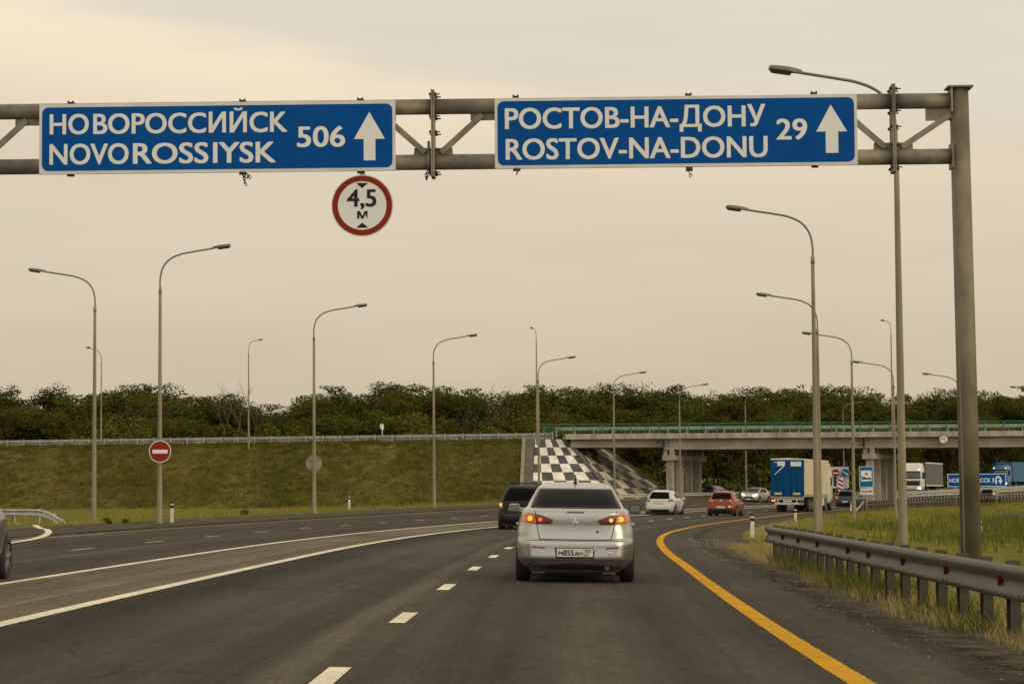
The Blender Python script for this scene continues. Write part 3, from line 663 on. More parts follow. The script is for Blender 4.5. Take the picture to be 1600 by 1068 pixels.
# ---------------------------------------------------------------- signs
S_WHITE = new_mat('sign_white', (.72, .71, .66), .6, var=.06, scale=1.2, spec=.2); S_EDGE = new_mat('sign_edge_white', (.64, .63, .58), .6, var=.15, scale=1.5, spec=.2)
S_BLUE = new_mat('sign_blue', (.001, .070, .27), .6, var=.08, scale=.8, spec=.08); S_RED = new_mat('sign_red', (.235, .026, .008), .6, var=.12, scale=3, spec=.1)
S_BLK = new_mat('sign_black', (.018, .017, .016), .6, spec=.15); S_BACK = new_mat('sign_back', (.33, .31, .255), .55, .3, var=.2, scale=2)
def road_sign(label, p0, p1, letters, arrow, hpx, lugs):
    """p0, p1: top corners in the photograph; letters are in photo pixels along / down the sign"""
    (xa, za), (xb, zb) = gl(*p0, .24), gl(*p1, .24); Wd = xb - xa; wpx = p1[0] - p0[0]; k = Wd / wpx; z0 = (za + zb) / 2; H = hpx * k
    o = thing('direction_sign', label, 'road sign', GM @ Vector((xa, -.24, z0)), (0, 0, -PSI), 'blue direction signs on the gantry')
    MB().box(0, Wd, 0, .035, -H, 0, .006).build('panel', S_EDGE, o)
    e = 4.6 * k; MB().prism(rrect(e, Wd - e, -H + e * 1.15, -e * 1.15, 10 * k), -.004, .004).build('blue_field', S_BLUE, o)
    mb = MB()
    for (s, x0, x1, top, bot) in letters: mb.add(*text_geo(s, x0 * k, x1 * k, -bot * k, -top * k, -.007, .021))
    mb.build('lettering', S_WHITE, o)
    (tx, ty, hx0, hx1, hy, sx0, sx1, by) = [q * k for q in arrow]
    MB().prism([(sx0, -by), (sx1, -by), (sx1, -hy), (hx1, -hy), (tx, -ty), (hx0, -hy), (sx0, -hy)], -.007, .001).build('arrow', S_WHITE, o)
    for u in lugs:
        mb = MB()
        for du in (-.035, .035): mb.box(u * k + du - .012, u * k + du + .012, .036, .05, -H - .03, .055)
        mb.box(u * k - .047, u * k + .047, .05, .13, -H - .02, -H + .04).box(u * k - .047, u * k + .047, .05, .13, .0, .04); mb.build('bracket', BOLT, o)
    return o
road_sign('wide blue sign reading NOVOROSSIYSK 506 in two alphabets with an up arrow', (61.5, 163.2), (617.5, 156.4),
          [('НО', 16.5, 78, 16.2, 48), ('ВОРОССИЙСК', 84.7, 388, 16.2, 48), ('NOVO', 16.4, 140.5, 63, 95.3), ('ROSS', 147, 265, 63, 95.3), ('IYSK', 272, 370, 63, 95.3), ('506', 402.8, 478, 40, 72)],
          (515.6, 18, 491.6, 539.7, 60.4, 506.8, 525, 93.8), 110.2, (48, 317, 501))
road_sign('wide blue direction sign reading ROSTOV-NA-DONU 29 in two alphabets beside the gantry post', (772.6, 152.6), (1338.6, 147.3),
          [('РОСТОВ-НА-ДОНУ', 16, 423, 16.6, 49.6), ('ROSTOV-NA-DONU', 17, 426, 65, 98), ('29', 440, 488, 38.5, 71)],
          (525, 16.6, 502, 550, 59, 516.5, 536, 92.6), 111.8, (33, 304, 500))
def ring_mesh(r0_, r1_, y, n=48, back=.004):
    v = []; 
    for i in range(n):
        c, s = math.cos(2 * math.pi * i / n), math.sin(2 * math.pi * i / n)
        v += [(r0_ * c, y, r0_ * s), (r1_ * c, y, r1_ * s), (r1_ * c, y + back, r1_ * s), (r0_ * c, y + back, r0_ * s)]
    f = []
    for i in range(n):
        a, b = 4 * i, 4 * ((i + 1) % n); f += [(a, a + 1, b + 1, b), (a + 1, a + 2, b + 2, b + 1), (a + 3, a, b, b + 3)]
    return v, f
def height_sign(label, loc, rot, r, group):
    o = thing('height_limit_sign', label, 'road sign', loc, rot, group)
    MB().prism(circ(0, 0, r, 48), 0, .02).build('disc', S_EDGE, o)
    MB().prism(circ(0, 0, r * .80, 48), -.003, .001).build('face', S_WHITE, o)
    MB().add(*ring_mesh(r * .79, r * .965, -.006)).build('red_ring', S_RED, o)
    mb = MB(); mb.add(*text_geo('4,5', -.49 * r, .46 * r, -.035 * r, .52 * r, -.007, .02)); mb.add(*text_geo('м', -.16 * r, .17 * r, -.43 * r, -.17 * r + .055 * r, -.007, .02)); mb.build('lettering', S_BLK, o)
    MB().prism([(-.19 * r, .73 * r), (0, .56 * r), (.19 * r, .73 * r)], -.007, .001).prism([(-.19 * r, -.72 * r), (.19 * r, -.72 * r), (0, -.55 * r)], -.007, .001).build('arrowheads', S_BLK, o)
    return o
cx, cz = gl(566, 321, .2); hs = height_sign('round red-ringed height limit sign reading 4,5 hanging under the NOVOROSSIYSK sign', GM @ Vector((cx, -.2, cz)), (0, 0, -PSI), 49.5 / 105 * .985, 'height limit signs')
MB().box(-.04, .04, .021, .035, .2, .6).build('hanger', S_BACK, hs)
bs = at_y(1474.5, 685.8, DY0 - .22)
height_sign('small crooked height limit sign reading 4,5 fixed to the overpass edge', bs, (0, R(-32), 0), .47, 'height limit signs')

SPOST = new_mat('sign_post_steel', (.30, .27, .21), .55, .4, var=.2, scale=3)
def disc_face(o, r, field, bar=True):
    MB().prism(circ(0, 0, r, 40), 0, .018).build('disc', S_WHITE, o)
    MB().prism(circ(0, 0, r * .93, 40), -.004, .001).build('field', field, o)
    if bar: MB().box(-.68 * r, .68 * r, -.008, -.003, -.17 * r, .17 * r).build('bar', S_WHITE, o)

# ---------------------------------------------------------------- street lamps
POLE = new_mat('lamp_pole_steel', (.30, .25, .155), .62, .2, var=.34, scale=1.4, bump=.06, bscale=15, stretch=(3, 3, .25))
ARM = new_mat('lamp_arm_steel', (.20, .175, .125), .5, .5); HEAD = new_mat('lamp_housing', (.14, .125, .09), .5, .2); LENS = new_mat('lamp_lens', (.035, .034, .028), .25)
def lamp_proto(label):
    o = thing('street_lamp', label, 'street lamp', group='street lamps along the motorway')
    MB().tube([(0, 0, -.5), (0, 0, 1.4), (0, 0, 1.42), (0, 0, 8.8)], [.108, .100, .092, .056], 10, smooth=False).tube([(0, 0, 8.78), (0, 0, 9.02)], .064, 10).box(-.045, .045, -.112, -.085, .55, .95).build('pole', POLE, o)
    hp = hermite(range(8), [0, 0, .10, .36, .78, 1.25, 1.7, 2.08]); vp = hermite(range(8), [8.9, 9.35, 9.78, 10.10, 10.29, 10.38, 10.45, 10.51])
    MB().tube([(float(hp(t)), 0, float(vp(t))) for t in np.linspace(0, 7, 26)], .034, 8).build('arm', ARM, o)
    hd = MB(); xs_ = [2.02, 2.16, 2.30, 2.52, 2.68, 2.72]; hw = [.04, .06, .13, .14, .13, .10]; up = [.06, .08, .085, .08, .07, .05]
    v = []
    for x, w, u in zip(xs_, hw, up):
        z = 10.50 + (x - 2.02) * .13
        v += [(x, -w, z - .02), (x, w, z - .02), (x, w, z + u * .4), (x, w * .6, z + u), (x, -w * .6, z + u), (x, -w, z + u * .4)]
    f = [(6 * i + j, 6 * (i + 1) + j, 6 * (i + 1) + (j + 1) % 6, 6 * i + (j + 1) % 6) for i in range(5) for j in range(6)] + [(0, 1, 2, 3, 4, 5), (35, 34, 33, 32, 31, 30)]
    h = hd.add(v, f, False).build('lamp_head', HEAD, o)
    MB().add([(2.24, -.125, 10.51), (2.70, -.12, 10.57), (2.70, .12, 10.57), (2.24, .125, 10.51), (2.27, -.10, 10.455), (2.66, -.10, 10.51), (2.66, .10, 10.51), (2.27, .10, 10.455)], [(4, 7, 6, 5), (0, 4, 5, 1), (1, 5, 6, 2), (2, 6, 7, 3), (3, 7, 4, 0)]).build('lens', LENS, h)
    return o
LAMPS = [  # photo x of the pole's foot, depth, arm turned (deg), stretch of height, foot height (None = ground), label
    (147, 95, 186, .985, None, 'lamp with its arm pointing left, by the end of the sloping barrier'),
    (249.5, 88, -4, 1.0, None, 'tall lamp carrying the red no entry sign'),
    (491, 117, 0, 1.0, None, 'lamp with the back of a round sign fixed to its pole'),
    (678.5, 141, 4, 1.0, None, 'lamp on the embankment side left of the black off-road car'),
    (842.5, 164, 8, 1.0, None, 'lamp whose pole rises in front of the checkered abutment behind the black car'),
    (960.5, 185, 10, 1.0, None, 'lamp in front of the overpass between checkered abutment and first columns'),
    (1063.5, 207, 12, 1.0, None, 'lamp standing in front of the first bridge columns'),
    (1166.5, 257, 14, 1.06, 1.2, 'lamp behind the overpass just left of the blue-backed lorry'),
    (1319.5, 292, 14, 1.06, 1.3, 'small distant lamp behind the overpass above the white backed road signs'),
    (1410.5, 49, 184, 1.0, None, 'nearest lamp, head above the ROSTOV sign and pole just left of the gantry post'),
    (1276, 72.4, 182, 1.0, None, 'lamp in front of another at the right end of the blue-backed lorry, head higher'),
    (1281.5, 103, 181, 1.0, None, 'lamp half hidden behind a nearer one beside the lorry, head lower'),
    (1334.5, 127.7, 178, 1.0, None, 'lamp rising from the grass just left of the hospital sign'),
    (1399.5, 154, 176, 1.0, None, 'lamp hidden behind the nearest pole, arm showing left of it'),
    (1502, 175, 174, 1.0, None, 'lamp whose pole is hidden by the gantry post, arm reaching left'),
    (1633, 197, 172, 1.0, None, 'lamp at the right edge with only its head in view'),
    (157.5, 253, 245, 1.03, 6.6, 'thin lamp behind the embankment barrier, just right of the leftmost tall pole'),
    (388.5, 238, 66, 1.06, 6.3, 'thin lamp on the embankment edge midway between no entry sign and round sign back'),
    (840.0, 227.0, 100, 1.06, 6.55, 'thin lamp at the left end of the green railing with a short looking arm'),
    (1397, 226.5, 100, 1.06, 7.0, 'thin lamp on the overpass deck hidden behind the nearest lamp pole'),
]
proto = None; lamp_at = {}
for (px_, Y, rot, sz, z, lab) in LAMPS:
    p = at_y(px_, 790, Y); z = gz(p.x, Y) - .02 if z is None else z
    if proto is None: proto = o = lamp_proto(lab)
    else: o = dup(proto, label=lab)
    o.location = (p.x, Y, z); o.rotation_euler = (0, 0, R(rot)); o.scale = (1, 1, sz); lamp_at[px_] = Vector((p.x, Y, z))

p = lamp_at[249.5]; q = at_y(250, 705, p.y - .2)
o = thing('no_entry_sign', 'round red no entry sign with white bar on a lamp pole before the embankment', 'road sign', (q.x, p.y - .2, q.z), (0, 0, R(4)), 'no entry signs')
disc_face(o, .42, S_RED); MB().box(-.10, .10, .019, .20, -.3, -.26).box(-.10, .10, .019, .20, .26, .3).build('bracket', S_BACK, o)
p = lamp_at[491]; q = at_y(490.5, 723.5, p.y + .18)
o = thing('no_entry_sign', 'pale grey back of a round sign fixed to a lamp pole', 'road sign', (q.x, p.y + .18, q.z), (0, 0, R(180)), 'no entry signs')
MB().prism(circ(0, 0, .40, 40), 0, .018).build('disc', S_BACK, o); MB().box(-.3, .3, .019, .05, -.25, -.21).box(-.3, .3, .019, .05, .2, .24).build('bracket', SPOST, o)

# ---------------------------------------------------------------- small signs by the road
q = at_y(1354, 770, 122); hz = gz(q.x, q.y)
o = thing('hospital_sign', 'blue hospital sign with bed, red cross and a white distance plate below', 'road sign', (q.x, q.y, hz), (0, 0, R(-2)))
zt = at_y(1354, 728.2, 122).z - hz; MB().tube([(0, .05, -.3), (0, .05, zt - .1)], .035, 10).build('post', SPOST, o)
pl = MB().prism(rrect(-.37, .37, zt - 1.10, zt, .05), 0, .02).build('panel', S_EDGE, o)
MB().prism(rrect(-.34, .34, zt - 1.07, zt - .03, .04), -.004, .002).build('blue_field', new_mat('service_sign_blue', (.002, .13, .30), .6, spec=.08), o)
MB().box(-.28, .28, -.008, -.003, zt - .78, zt - .22).build('white_square', S_WHITE, o)
MB().box(-.026, .026, -.013, -.007, zt - .455, zt - .315).box(-.08, .08, -.0125, -.0072, zt - .411, zt - .359).build('red_cross', S_RED, o)
MB().box(-.24, -.205, -.012, -.007, zt - .73, zt - .50).box(.205, .24, -.012, -.007, zt - .73, zt - .56).box(-.205, .205, -.0118, -.0072, zt - .68, zt - .64).box(-.19, .19, -.0119, -.0071, zt - .645, zt - .595).box(-.18, -.06, -.0121, -.0073, zt - .60, zt - .555).build('bed', S_BLK, o)
d = MB().prism(rrect(-.34, .35, zt - 1.49, zt - 1.14, .03), 0, .02).build('distance_plate', S_EDGE, o)
mb = MB().add(*text_geo('7.5 км', -.30, .06, zt - 1.38, zt - 1.25, -.004, .02)); mb.prism([(.1, zt - 1.34), (.2, zt - 1.34), (.2, zt - 1.38), (.31, zt - 1.315), (.2, zt - 1.25), (.2, zt - 1.29), (.1, zt - 1.29)], -.004, .001); mb.build('lettering', S_BLK, d)

Y = 176; a = at_y(1480.3, 740, Y); b = at_y(1571.6, 740, Y); Wd = b.x - a.x; zt = a.z; k = Wd / 91.2; Hh = 20.2 * k; hz = gz((a.x + b.x) / 2, Y)
o = thing('direction_sign', 'small blue U-turn sign on two posts in the grass, partly hidden by the gantry post', 'road sign', (a.x, Y, hz), (0, 0, 0))
zt -= hz; MB().box(0, Wd, 0, .03, zt - Hh, zt, .004).build('panel', S_EDGE, o)
MB().prism(rrect(.055, Wd - .055, zt - Hh + .055, zt - .055, .08), -.004, .002).build('blue_field', S_BLUE, o)
zb = zt - 13.3 * k; MB().add(*text_geo('НОВОЧЕРКАССК 5', 3 * k, 73 * k, zb, zb + 6.4 * k, -.007, .021)).build('lettering', S_WHITE, o)
u0_ = 75 * k; mb = MB(); n = 18; pts = []
cxu, czu, ro, ri = 79.2 * k, zt - 8.3 * k, 4.6 * k, 2.1 * k
out_ = [(cxu + ro * math.cos(t), czu + ro * math.sin(t)) for t in np.linspace(0, math.pi, n)]; inn = [(cxu + ri * math.cos(t), czu + ri * math.sin(t)) for t in np.linspace(math.pi, 0, n)]
for i in range(n - 1):
    mb.add([(out_[i][0], -.007, out_[i][1]), (out_[i + 1][0], -.007, out_[i + 1][1]), (inn[n - 2 - i][0], -.007, inn[n - 2 - i][1]), (inn[n - 1 - i][0], -.007, inn[n - 1 - i][1])], [(0, 1, 2, 3)])
mb.box(cxu - ro, cxu - ri, -.007, -.003, zt - 16.2 * k, czu).box(cxu + ri, cxu + ro, -.007, -.003, zt - 10 * k, czu)
mb.prism([(cxu + ri - 2.4 * k, zt - 10 * k), (cxu + (ri + ro) / 2, zt - 17 * k), (cxu + ro + 2.4 * k, zt - 10 * k)], -.007, -.003); mb.build('arrow', S_WHITE, o)
for px_ in (1493, 1557):
    x_ = (px_ - 1480.3) * k; MB().tube([(x_, .07, -.4), (x_, .07, zt - .05)], .045, 10).build('post', SPOST, o)

# the signs on the nose of the median, each on the white board or its own post
Y = 231; s_ = 3600 / Y
def nose(px_, py, y=Y): return at_y(px_, py, y)
q = nose(1313, 765); gzz = gz(q.x, q.y)
bd = thing('backing_board', 'large white board behind the no entry and blue arrow signs at the median nose', 'board', (q.x, Y + .6, gzz), (0, 0, R(-6)))
zt = nose(1313, 728.5).z - gzz; MB().box(-.95, .95, 0, .04, zt - 2.15, zt, .006).build('panel', S_WHITE, bd)
for x_ in (-.7, .7): MB().tube([(x_, .08, -.4), (x_, .08, zt - .1)], .04, 8).build('post', SPOST, bd)
q = nose(1305.8, 738.4); o = thing('no_entry_sign', 'small no entry sign in front of the white board under the overpass', 'road sign', (q.x, Y, gzz), (0, 0, R(-4)), 'no entry signs')
h = q.z - gzz; mb = MB().tube([(0, .06, -.3), (0, .06, h + .2)], .035, 8); mb.build('post', SPOST, o)
f_ = MB().prism(circ(0, h, .41, 36), 0, .018).build('disc', S_WHITE, o); MB().prism(circ(0, h, .385, 36), -.004, .001).build('field', S_RED, o); MB().box(-.28, .28, -.009, -.003, h - .06, h + .06).build('bar', S_WHITE, o)
q = nose(1320.7, 738.5); o = thing('keep_right_sign', 'round blue sign with a white arrow pointing down to the right before the white board', 'road sign', (q.x, Y, gzz), (0, 0, R(-4)))
h = q.z - gzz; MB().tube([(0, .06, -.3), (0, .06, h + .2)], .035, 8).build('post', SPOST, o)
MB().prism(circ(0, h, .44, 36), 0, .018).build('disc', S_WHITE, o); MB().prism(circ(0, h, .415, 36), -.004, .001).build('field', new_mat('keep_right_blue', (.002, .11, .28), .6, spec=.08), o)
d = Vector((.82, -.57)); n_ = Vector((.57, .82)); P = lambda a, b: (d.x * a + n_.x * b, h + d.y * a + n_.y * b)
MB().prism([P(-.34, -.045), P(.12, -.045), P(.12, -.15), P(.34, 0), P(.12, .15), P(.12, .045), P(-.34, .045)], -.009, -.003).build('arrow', S_WHITE, o)
q = nose(1313.2, 771); o = thing('hazard_marker', 'red and white striped hazard panel under the signs at the median nose', 'marker', (q.x, Y - .25, gzz), (0, 0, R(-4)))
zt = nose(1313, 746).z - gzz; zb = zt - 1.65; MB().box(-.25, .25, 0, .02, zb, zt).build('panel', S_WHITE, o); MB().tube([(0, .05, -.3), (0, .05, zt - .1)], .03, 8).build('post', SPOST, o)
mb = MB()
for i in range(4):
    z0 = zt - .30 - i * .42; A_, B_, C_, D_ = z0 + .26, z0 - .02, z0 - .23, z0 + .05
    cl = lambda z: min(zt - .01, max(zb + .01, z)); mb.prism([(-.245, cl(D_ )), (.245, cl(C_)), (.245, cl(B_)), (-.245, cl(A_))], -.005, .001)
mb.build('red_stripes', S_RED, o)

# white marker posts with black bands
DW = new_mat('delineator_white', (.62, .58, .48), .5, var=.15, scale=6)
dp = None
for px_, Y, lab in ((268.5, 90, 'white marker post with a black top in the grass right of the no entry sign'), (545.5, 134, 'white marker post at the roadside right of the round sign back'),
                    (1174.7, 80, 'white marker post with a black cap just left of the near crash barrier end'), (1242.5, 121, 'white marker post in front of the blue-backed lorry'),
                    (1329.5, 182, 'white marker post just left of the hospital sign by the road edge'), (1532, 92, 'thin pale marker stake in the tall grass right of the gantry post')):
    p = at_y(px_, 800, Y); z = gz(p.x, Y)
    if dp is None:
        o = dp = thing('marker_post', lab, 'marker post', group='white roadside marker posts')
        MB().box(-.065, .065, -.045, .045, -.3, .66, .015).build('post', DW, o); mb = MB().box(-.068, .068, -.048, .048, .50, .60, .012).prism([(-.066, .655), (.066, .655), (.05, .70), (-.066, .73)], -.046, .046); mb.build('black_band', S_BLK, o)
    else: o = dup(dp, label=lab)
    o.location = (p.x, Y, z); o.rotation_euler = (0, R(1.5), R(3)); o.scale = (1, 1, 1.12) if px_ < 1500 else (.45, .45, 1.1)
q = at_y(596.5, 677, 236); q.z = CRZ
o = thing('kilometre_post', 'small white kilometre marker standing on the embankment crest', 'marker post', (q.x, 237, CRZ + .1), (0, 0, R(20)))
MB().tube([(0, 0, -.2), (0, 0, 1.75)], .05, 8).build('post', DW, o); MB().prism([(-.2, 1.25), (.16, 1.2), (.16, 1.75), (-.26, 1.8)], -.02, .02).build('plate', DW, o)
# ---------------------------------------------------------------- vehicles
def car_paint(name, col, metal=.0, rough=.35, coat=.5): return new_mat(name, col, rough, metal, var=.10, scale=1.5, coat=coat, spec=.3)
GLASS = new_mat('tinted_glass', (.007, .007, .007), .10, spec=.012); GLASS_F = new_mat('windscreen_glass', (.05, .052, .05), .05, spec=.7)
TYRE = new_mat('tyre_rubber', (.018, .017, .016), .85); RIM = new_mat('alloy_rim', (.40, .38, .34), .35, .7); TRIM = new_mat('black_trim', (.016, .015, .014), .55); UNDER = new_mat('underbody', (.010, .010, .009), .9)
PLATE = new_mat('plate_white', (.60, .57, .49), .5); CHROME = new_mat('chrome', (.80, .78, .72), .35, .8); SEAM = new_mat('panel_gap', (.025, .023, .02), .8)
L_RED = new_mat('tail_lens_red', (.20, .012, .008), .18, coat=.6, var=.3, scale=9); L_ORA = new_mat('tail_lens_amber', (.36, .085, .006), .25, coat=.3, var=.35, scale=14, emit=(1.0, .20, .015), estr=.16); L_DARK = new_mat('tail_lens_smoked', (.15, .026, .010), .25, coat=.3, var=.35, scale=14)
L_ON = new_mat('lit_amber_lamp', (.6, .2, .02), .3, emit=(1.0, .36, .05), estr=1.5); L_ONR = new_mat('lit_red_lamp', (.5, .05, .02), .3, emit=(1.0, .10, .02), estr=1.0)
L_HEAD = new_mat('lit_headlamp', (.8, .8, .75), .2, emit=(1.0, .92, .75), estr=6.0); L_CLR = new_mat('clear_lens', (.42, .40, .36), .12, coat=.5); REFL_Y = new_mat('reflective_yellow', (.62, .47, .12), .45)

def lerp_levels(tab, n=56):
    tab = np.array(tab, float); z = tab[:, 0]; k = np.concatenate([np.linspace(z[i], z[i + 1], max(2, int((z[i + 1] - z[i]) / (z[-1] - z[0]) * n) + 1), endpoint=False) for i in range(len(z) - 1)] + [[z[-1]]])
    return k, [np.interp(k, z, tab[:, c]) for c in range(1, tab.shape[1])]
def body_mesh(tab, name, mat, m=88, smooth_steps=1):
    z, (w, yr, yf, n) = lerp_levels(tab)
    for _ in range(smooth_steps):
        for a in (w, yr, yf): a[1:-1] = .25 * a[:-2] + .5 * a[1:-1] + .25 * a[2:]
    v = []; f = []
    for i in range(len(z)):
        yc, hy = (yr[i] + yf[i]) / 2, (yf[i] - yr[i]) / 2
        for j in range(m):
            t = 2 * math.pi * j / m; c, s = math.cos(t), math.sin(t); e = 2 / n[i]
            x = w[i] * math.copysign(abs(c) ** e, c); y = yc + hy * math.copysign(abs(s) ** e, s)
            v.append((x, y, z[i]))
    for i in range(len(z) - 1):
        for j in range(m): f.append((i * m + j, i * m + (j + 1) % m, (i + 1) * m + (j + 1) % m, (i + 1) * m + j))
    f += [tuple(range(m - 1, -1, -1)), tuple((len(z) - 1) * m + j for j in range(m))]
    mb = MB().add(v, f, True); mb.sm[-1] = mb.sm[-2] = False
    return mb, BVHTree.FromPolygons([Vector(p) for p in v], f)
class Skin:
    """lays patches (windows, lamps, seams) onto a car body as thin shells of their own"""
    def __init__(s, bvh, o, L): s.b = bvh; s.o = o; s.L = L
    def hit(s, p, q, view, eps):
        org, d = {'rear': ((p, -3, q), (0, 1, 0)), 'front': ((p, s.L + 3, q), (0, -1, 0)), 'left': ((-3, p, q), (1, 0, 0)), 'right': ((3, p, q), (-1, 0, 0)), 'top': ((p, q, 5), (0, 0, -1))}[view]
        d = Vector(d); h = s.b.ray_cast(Vector(org), d)
        loc = h[0] if h[0] is not None else s.b.find_nearest(Vector(org) + d * 3)[0]
        return loc - d * eps
    def grid(s, poly, view, eps=.004, nu=10, nv=8, skirt=.03):
        zs = [p[1] for p in poly]; z0, z1 = min(zs) + 1e-4, max(zs) - 1e-4; n = len(poly); rows = []
        for i in range(nv + 1):
            z = z0 + (z1 - z0) * i / nv; xs = []
            for k in range(n):
                (xa, za), (xb, zb) = poly[k], poly[(k + 1) % n]
                if (za - z) * (zb - z) <= 0 and za != zb: xs.append(xa + (xb - xa) * (z - za) / (zb - za))
            xs = xs or [poly[0][0]]; a, b = min(xs), max(xs); rows.append([s.hit(a + (b - a) * j / nu, z, view, eps) for j in range(nu + 1)])
        d = Vector({'rear': (0, 1, 0), 'front': (0, -1, 0), 'left': (1, 0, 0), 'right': (-1, 0, 0), 'top': (0, 0, -1)}[view])
        v = [p for r in rows for p in r]; m = nu + 1; f = [(i * m + j, i * m + j + 1, (i + 1) * m + j + 1, (i + 1) * m + j) for i in range(nv) for j in range(nu)]
        border = [j for j in range(m)] + [i * m + nu for i in range(1, nv + 1)] + [nv * m + j for j in range(nu - 1, -1, -1)] + [i * m for i in range(nv - 1, 0, -1)]
        o = len(v); v += [v[b] + d * (skirt + eps) for b in border]; k = len(border)
        sk = [(border[(i + 1) % k], border[i], o + i, o + (i + 1) % k) for i in range(k)]
        if view in ('front', 'left', 'top'):
            if view != 'top': f = [q[::-1] for q in f]; sk = [q[::-1] for q in sk]
        return v, f, sk
    def patch(s, name, poly, view, mat, parent=None, eps=.004, nu=10, nv=8, sm=True, skirt=.03, mirror=False):
        mb = MB()
        for pl in ([poly, [(-x, z) for x, z in poly]] if mirror else [poly]):
            v, f, sk = s.grid(pl, view, eps, nu, nv, skirt); o = len(mb.v); mb.add(v, f, sm); mb.f += [tuple(i + o for i in q) for q in sk]; mb.sm += [False] * len(sk)
        return mb.build(name, mat, parent or s.o)
    def line(s, pts, view, mat, name='panel_seam', w=.008, parent=None):
        mb = MB()
        for a, b in zip(pts, pts[1:]):
            n = max(2, int(math.hypot(b[0] - a[0], b[1] - a[1]) / .06)); P = [s.hit(a[0] + (b[0] - a[0]) * i / n, a[1] + (b[1] - a[1]) * i / n, view, .0015) for i in range(n + 1)]
            mb.tube(P, w / 2, 5, True)
        return mb.build(name, mat, parent or s.o)
def wheel(o, x, y, r, w, side):
    """tyre with its rim as a child; side +1 faces right"""
    h = w / 2; t = MB().lathe([(-h * .7, r * .62), (-h, r * .72), (-h, r * .9), (-h * .8, r * .985), (-h * .3, r), (h * .3, r), (h * .8, r * .985), (h, r * .9), (h, r * .72), (h * .7, r * .62)], 'X', 32)
    q = t.build('wheel', TYRE, o, (x, y, r)); s = side; rm = MB()
    rm.lathe([(s * h * .35, .001), (s * h * .35, r * .60)], 'X', 28, smooth=False).lathe([(s * h * .66, r * .66), (s * h * .74, r * .62), (s * h * .3, r * .57)], 'X', 28)
    for k in range(5):
        a = 2 * math.pi * k / 5 + .3; c, s_ = math.cos(a), math.sin(a); p0 = Vector((s * h * .62, c * r * .10, s_ * r * .10)); p1 = Vector((s * h * .62, c * r * .6, s_ * r * .6)); rm.bar(p0, p1, .045 * r / .32, .09 * r / .32, (1, 0, 0))
    rm.lathe([(s * h * .70, .001), (s * h * .70, r * .13), (s * h * .4, r * .15)], 'X', 14); rm.build('rim', RIM, q); return q
def place(o, X, Y, hd, z=None, roll=None):
    z = gzr(X, Y) if z is None else z; o.location = (X, Y, z); o.rotation_euler = (0, R(1.1) if roll is None else roll, hd)
def gzr(X, Y):
    yr, d = foot(X, Y); return float(road_z(d, yr)[0])
def plate(o, x, y, z, text=None, mat=PLATE, w=.52, h=.112, frame=True, face=-1):
    p = MB().box(x - w / 2 - .012, x + w / 2 + .012, y, y + .012, z - h / 2 - .012, z + h / 2 + .012, .003).build('number_plate', TRIM if frame else mat, o)
    a = MB().box(x - w / 2, x + w / 2, y - .004 if face < 0 else y + .012, y if face < 0 else y + .016, z - h / 2, z + h / 2).build('plate_face', mat, p)
    if text:
        mb = MB()
        for s, x0, x1, z0, z1 in text: mb.add(*text_geo(s, x + x0, x + x1, z + z0, z + z1, y - .0065, .016))
        mb.build('lettering', S_BLK, p)
SEDAN = [(.17, .70, .16, 4.42, 7), (.22, .79, .10, 4.46, 7), (.28, .84, .035, 4.50, 6.5), (.33, .862, .012, 4.54, 6.5), (.345, .868, -.005, 4.55, 6.5), (.38, .872, -.008, 4.56, 6.5), (.50, .882, .0, 4.57, 6.5), (.585, .882, .0, 4.56, 6.5), (.625, .880, .016, 4.55, 6.5), (.65, .878, .062, 4.54, 6.5), (.74, .872, .075, 4.50, 6.5),
         (.84, .855, .078, 4.40, 6), (.92, .836, .075, 4.20, 6), (1.0, .812, .078, 3.85, 6), (1.05, .792, .092, 3.5, 6), (1.083, .772, .14, 3.3, 5.5), (1.098, .750, .30, 3.22, 5), (1.108, .735, .52, 3.18, 5), (1.2, .688, .74, 2.98, 5), (1.3, .634, .99, 2.76, 5), (1.37, .594, 1.20, 2.58, 4.8), (1.42, .560, 1.40, 2.45, 4.5), (1.455, .520, 1.58, 2.35, 4.2), (1.478, .455, 1.72, 2.28, 4), (1.488, .36, 1.85, 2.2, 3.6), (1.492, .22, 1.95, 2.12, 3)]
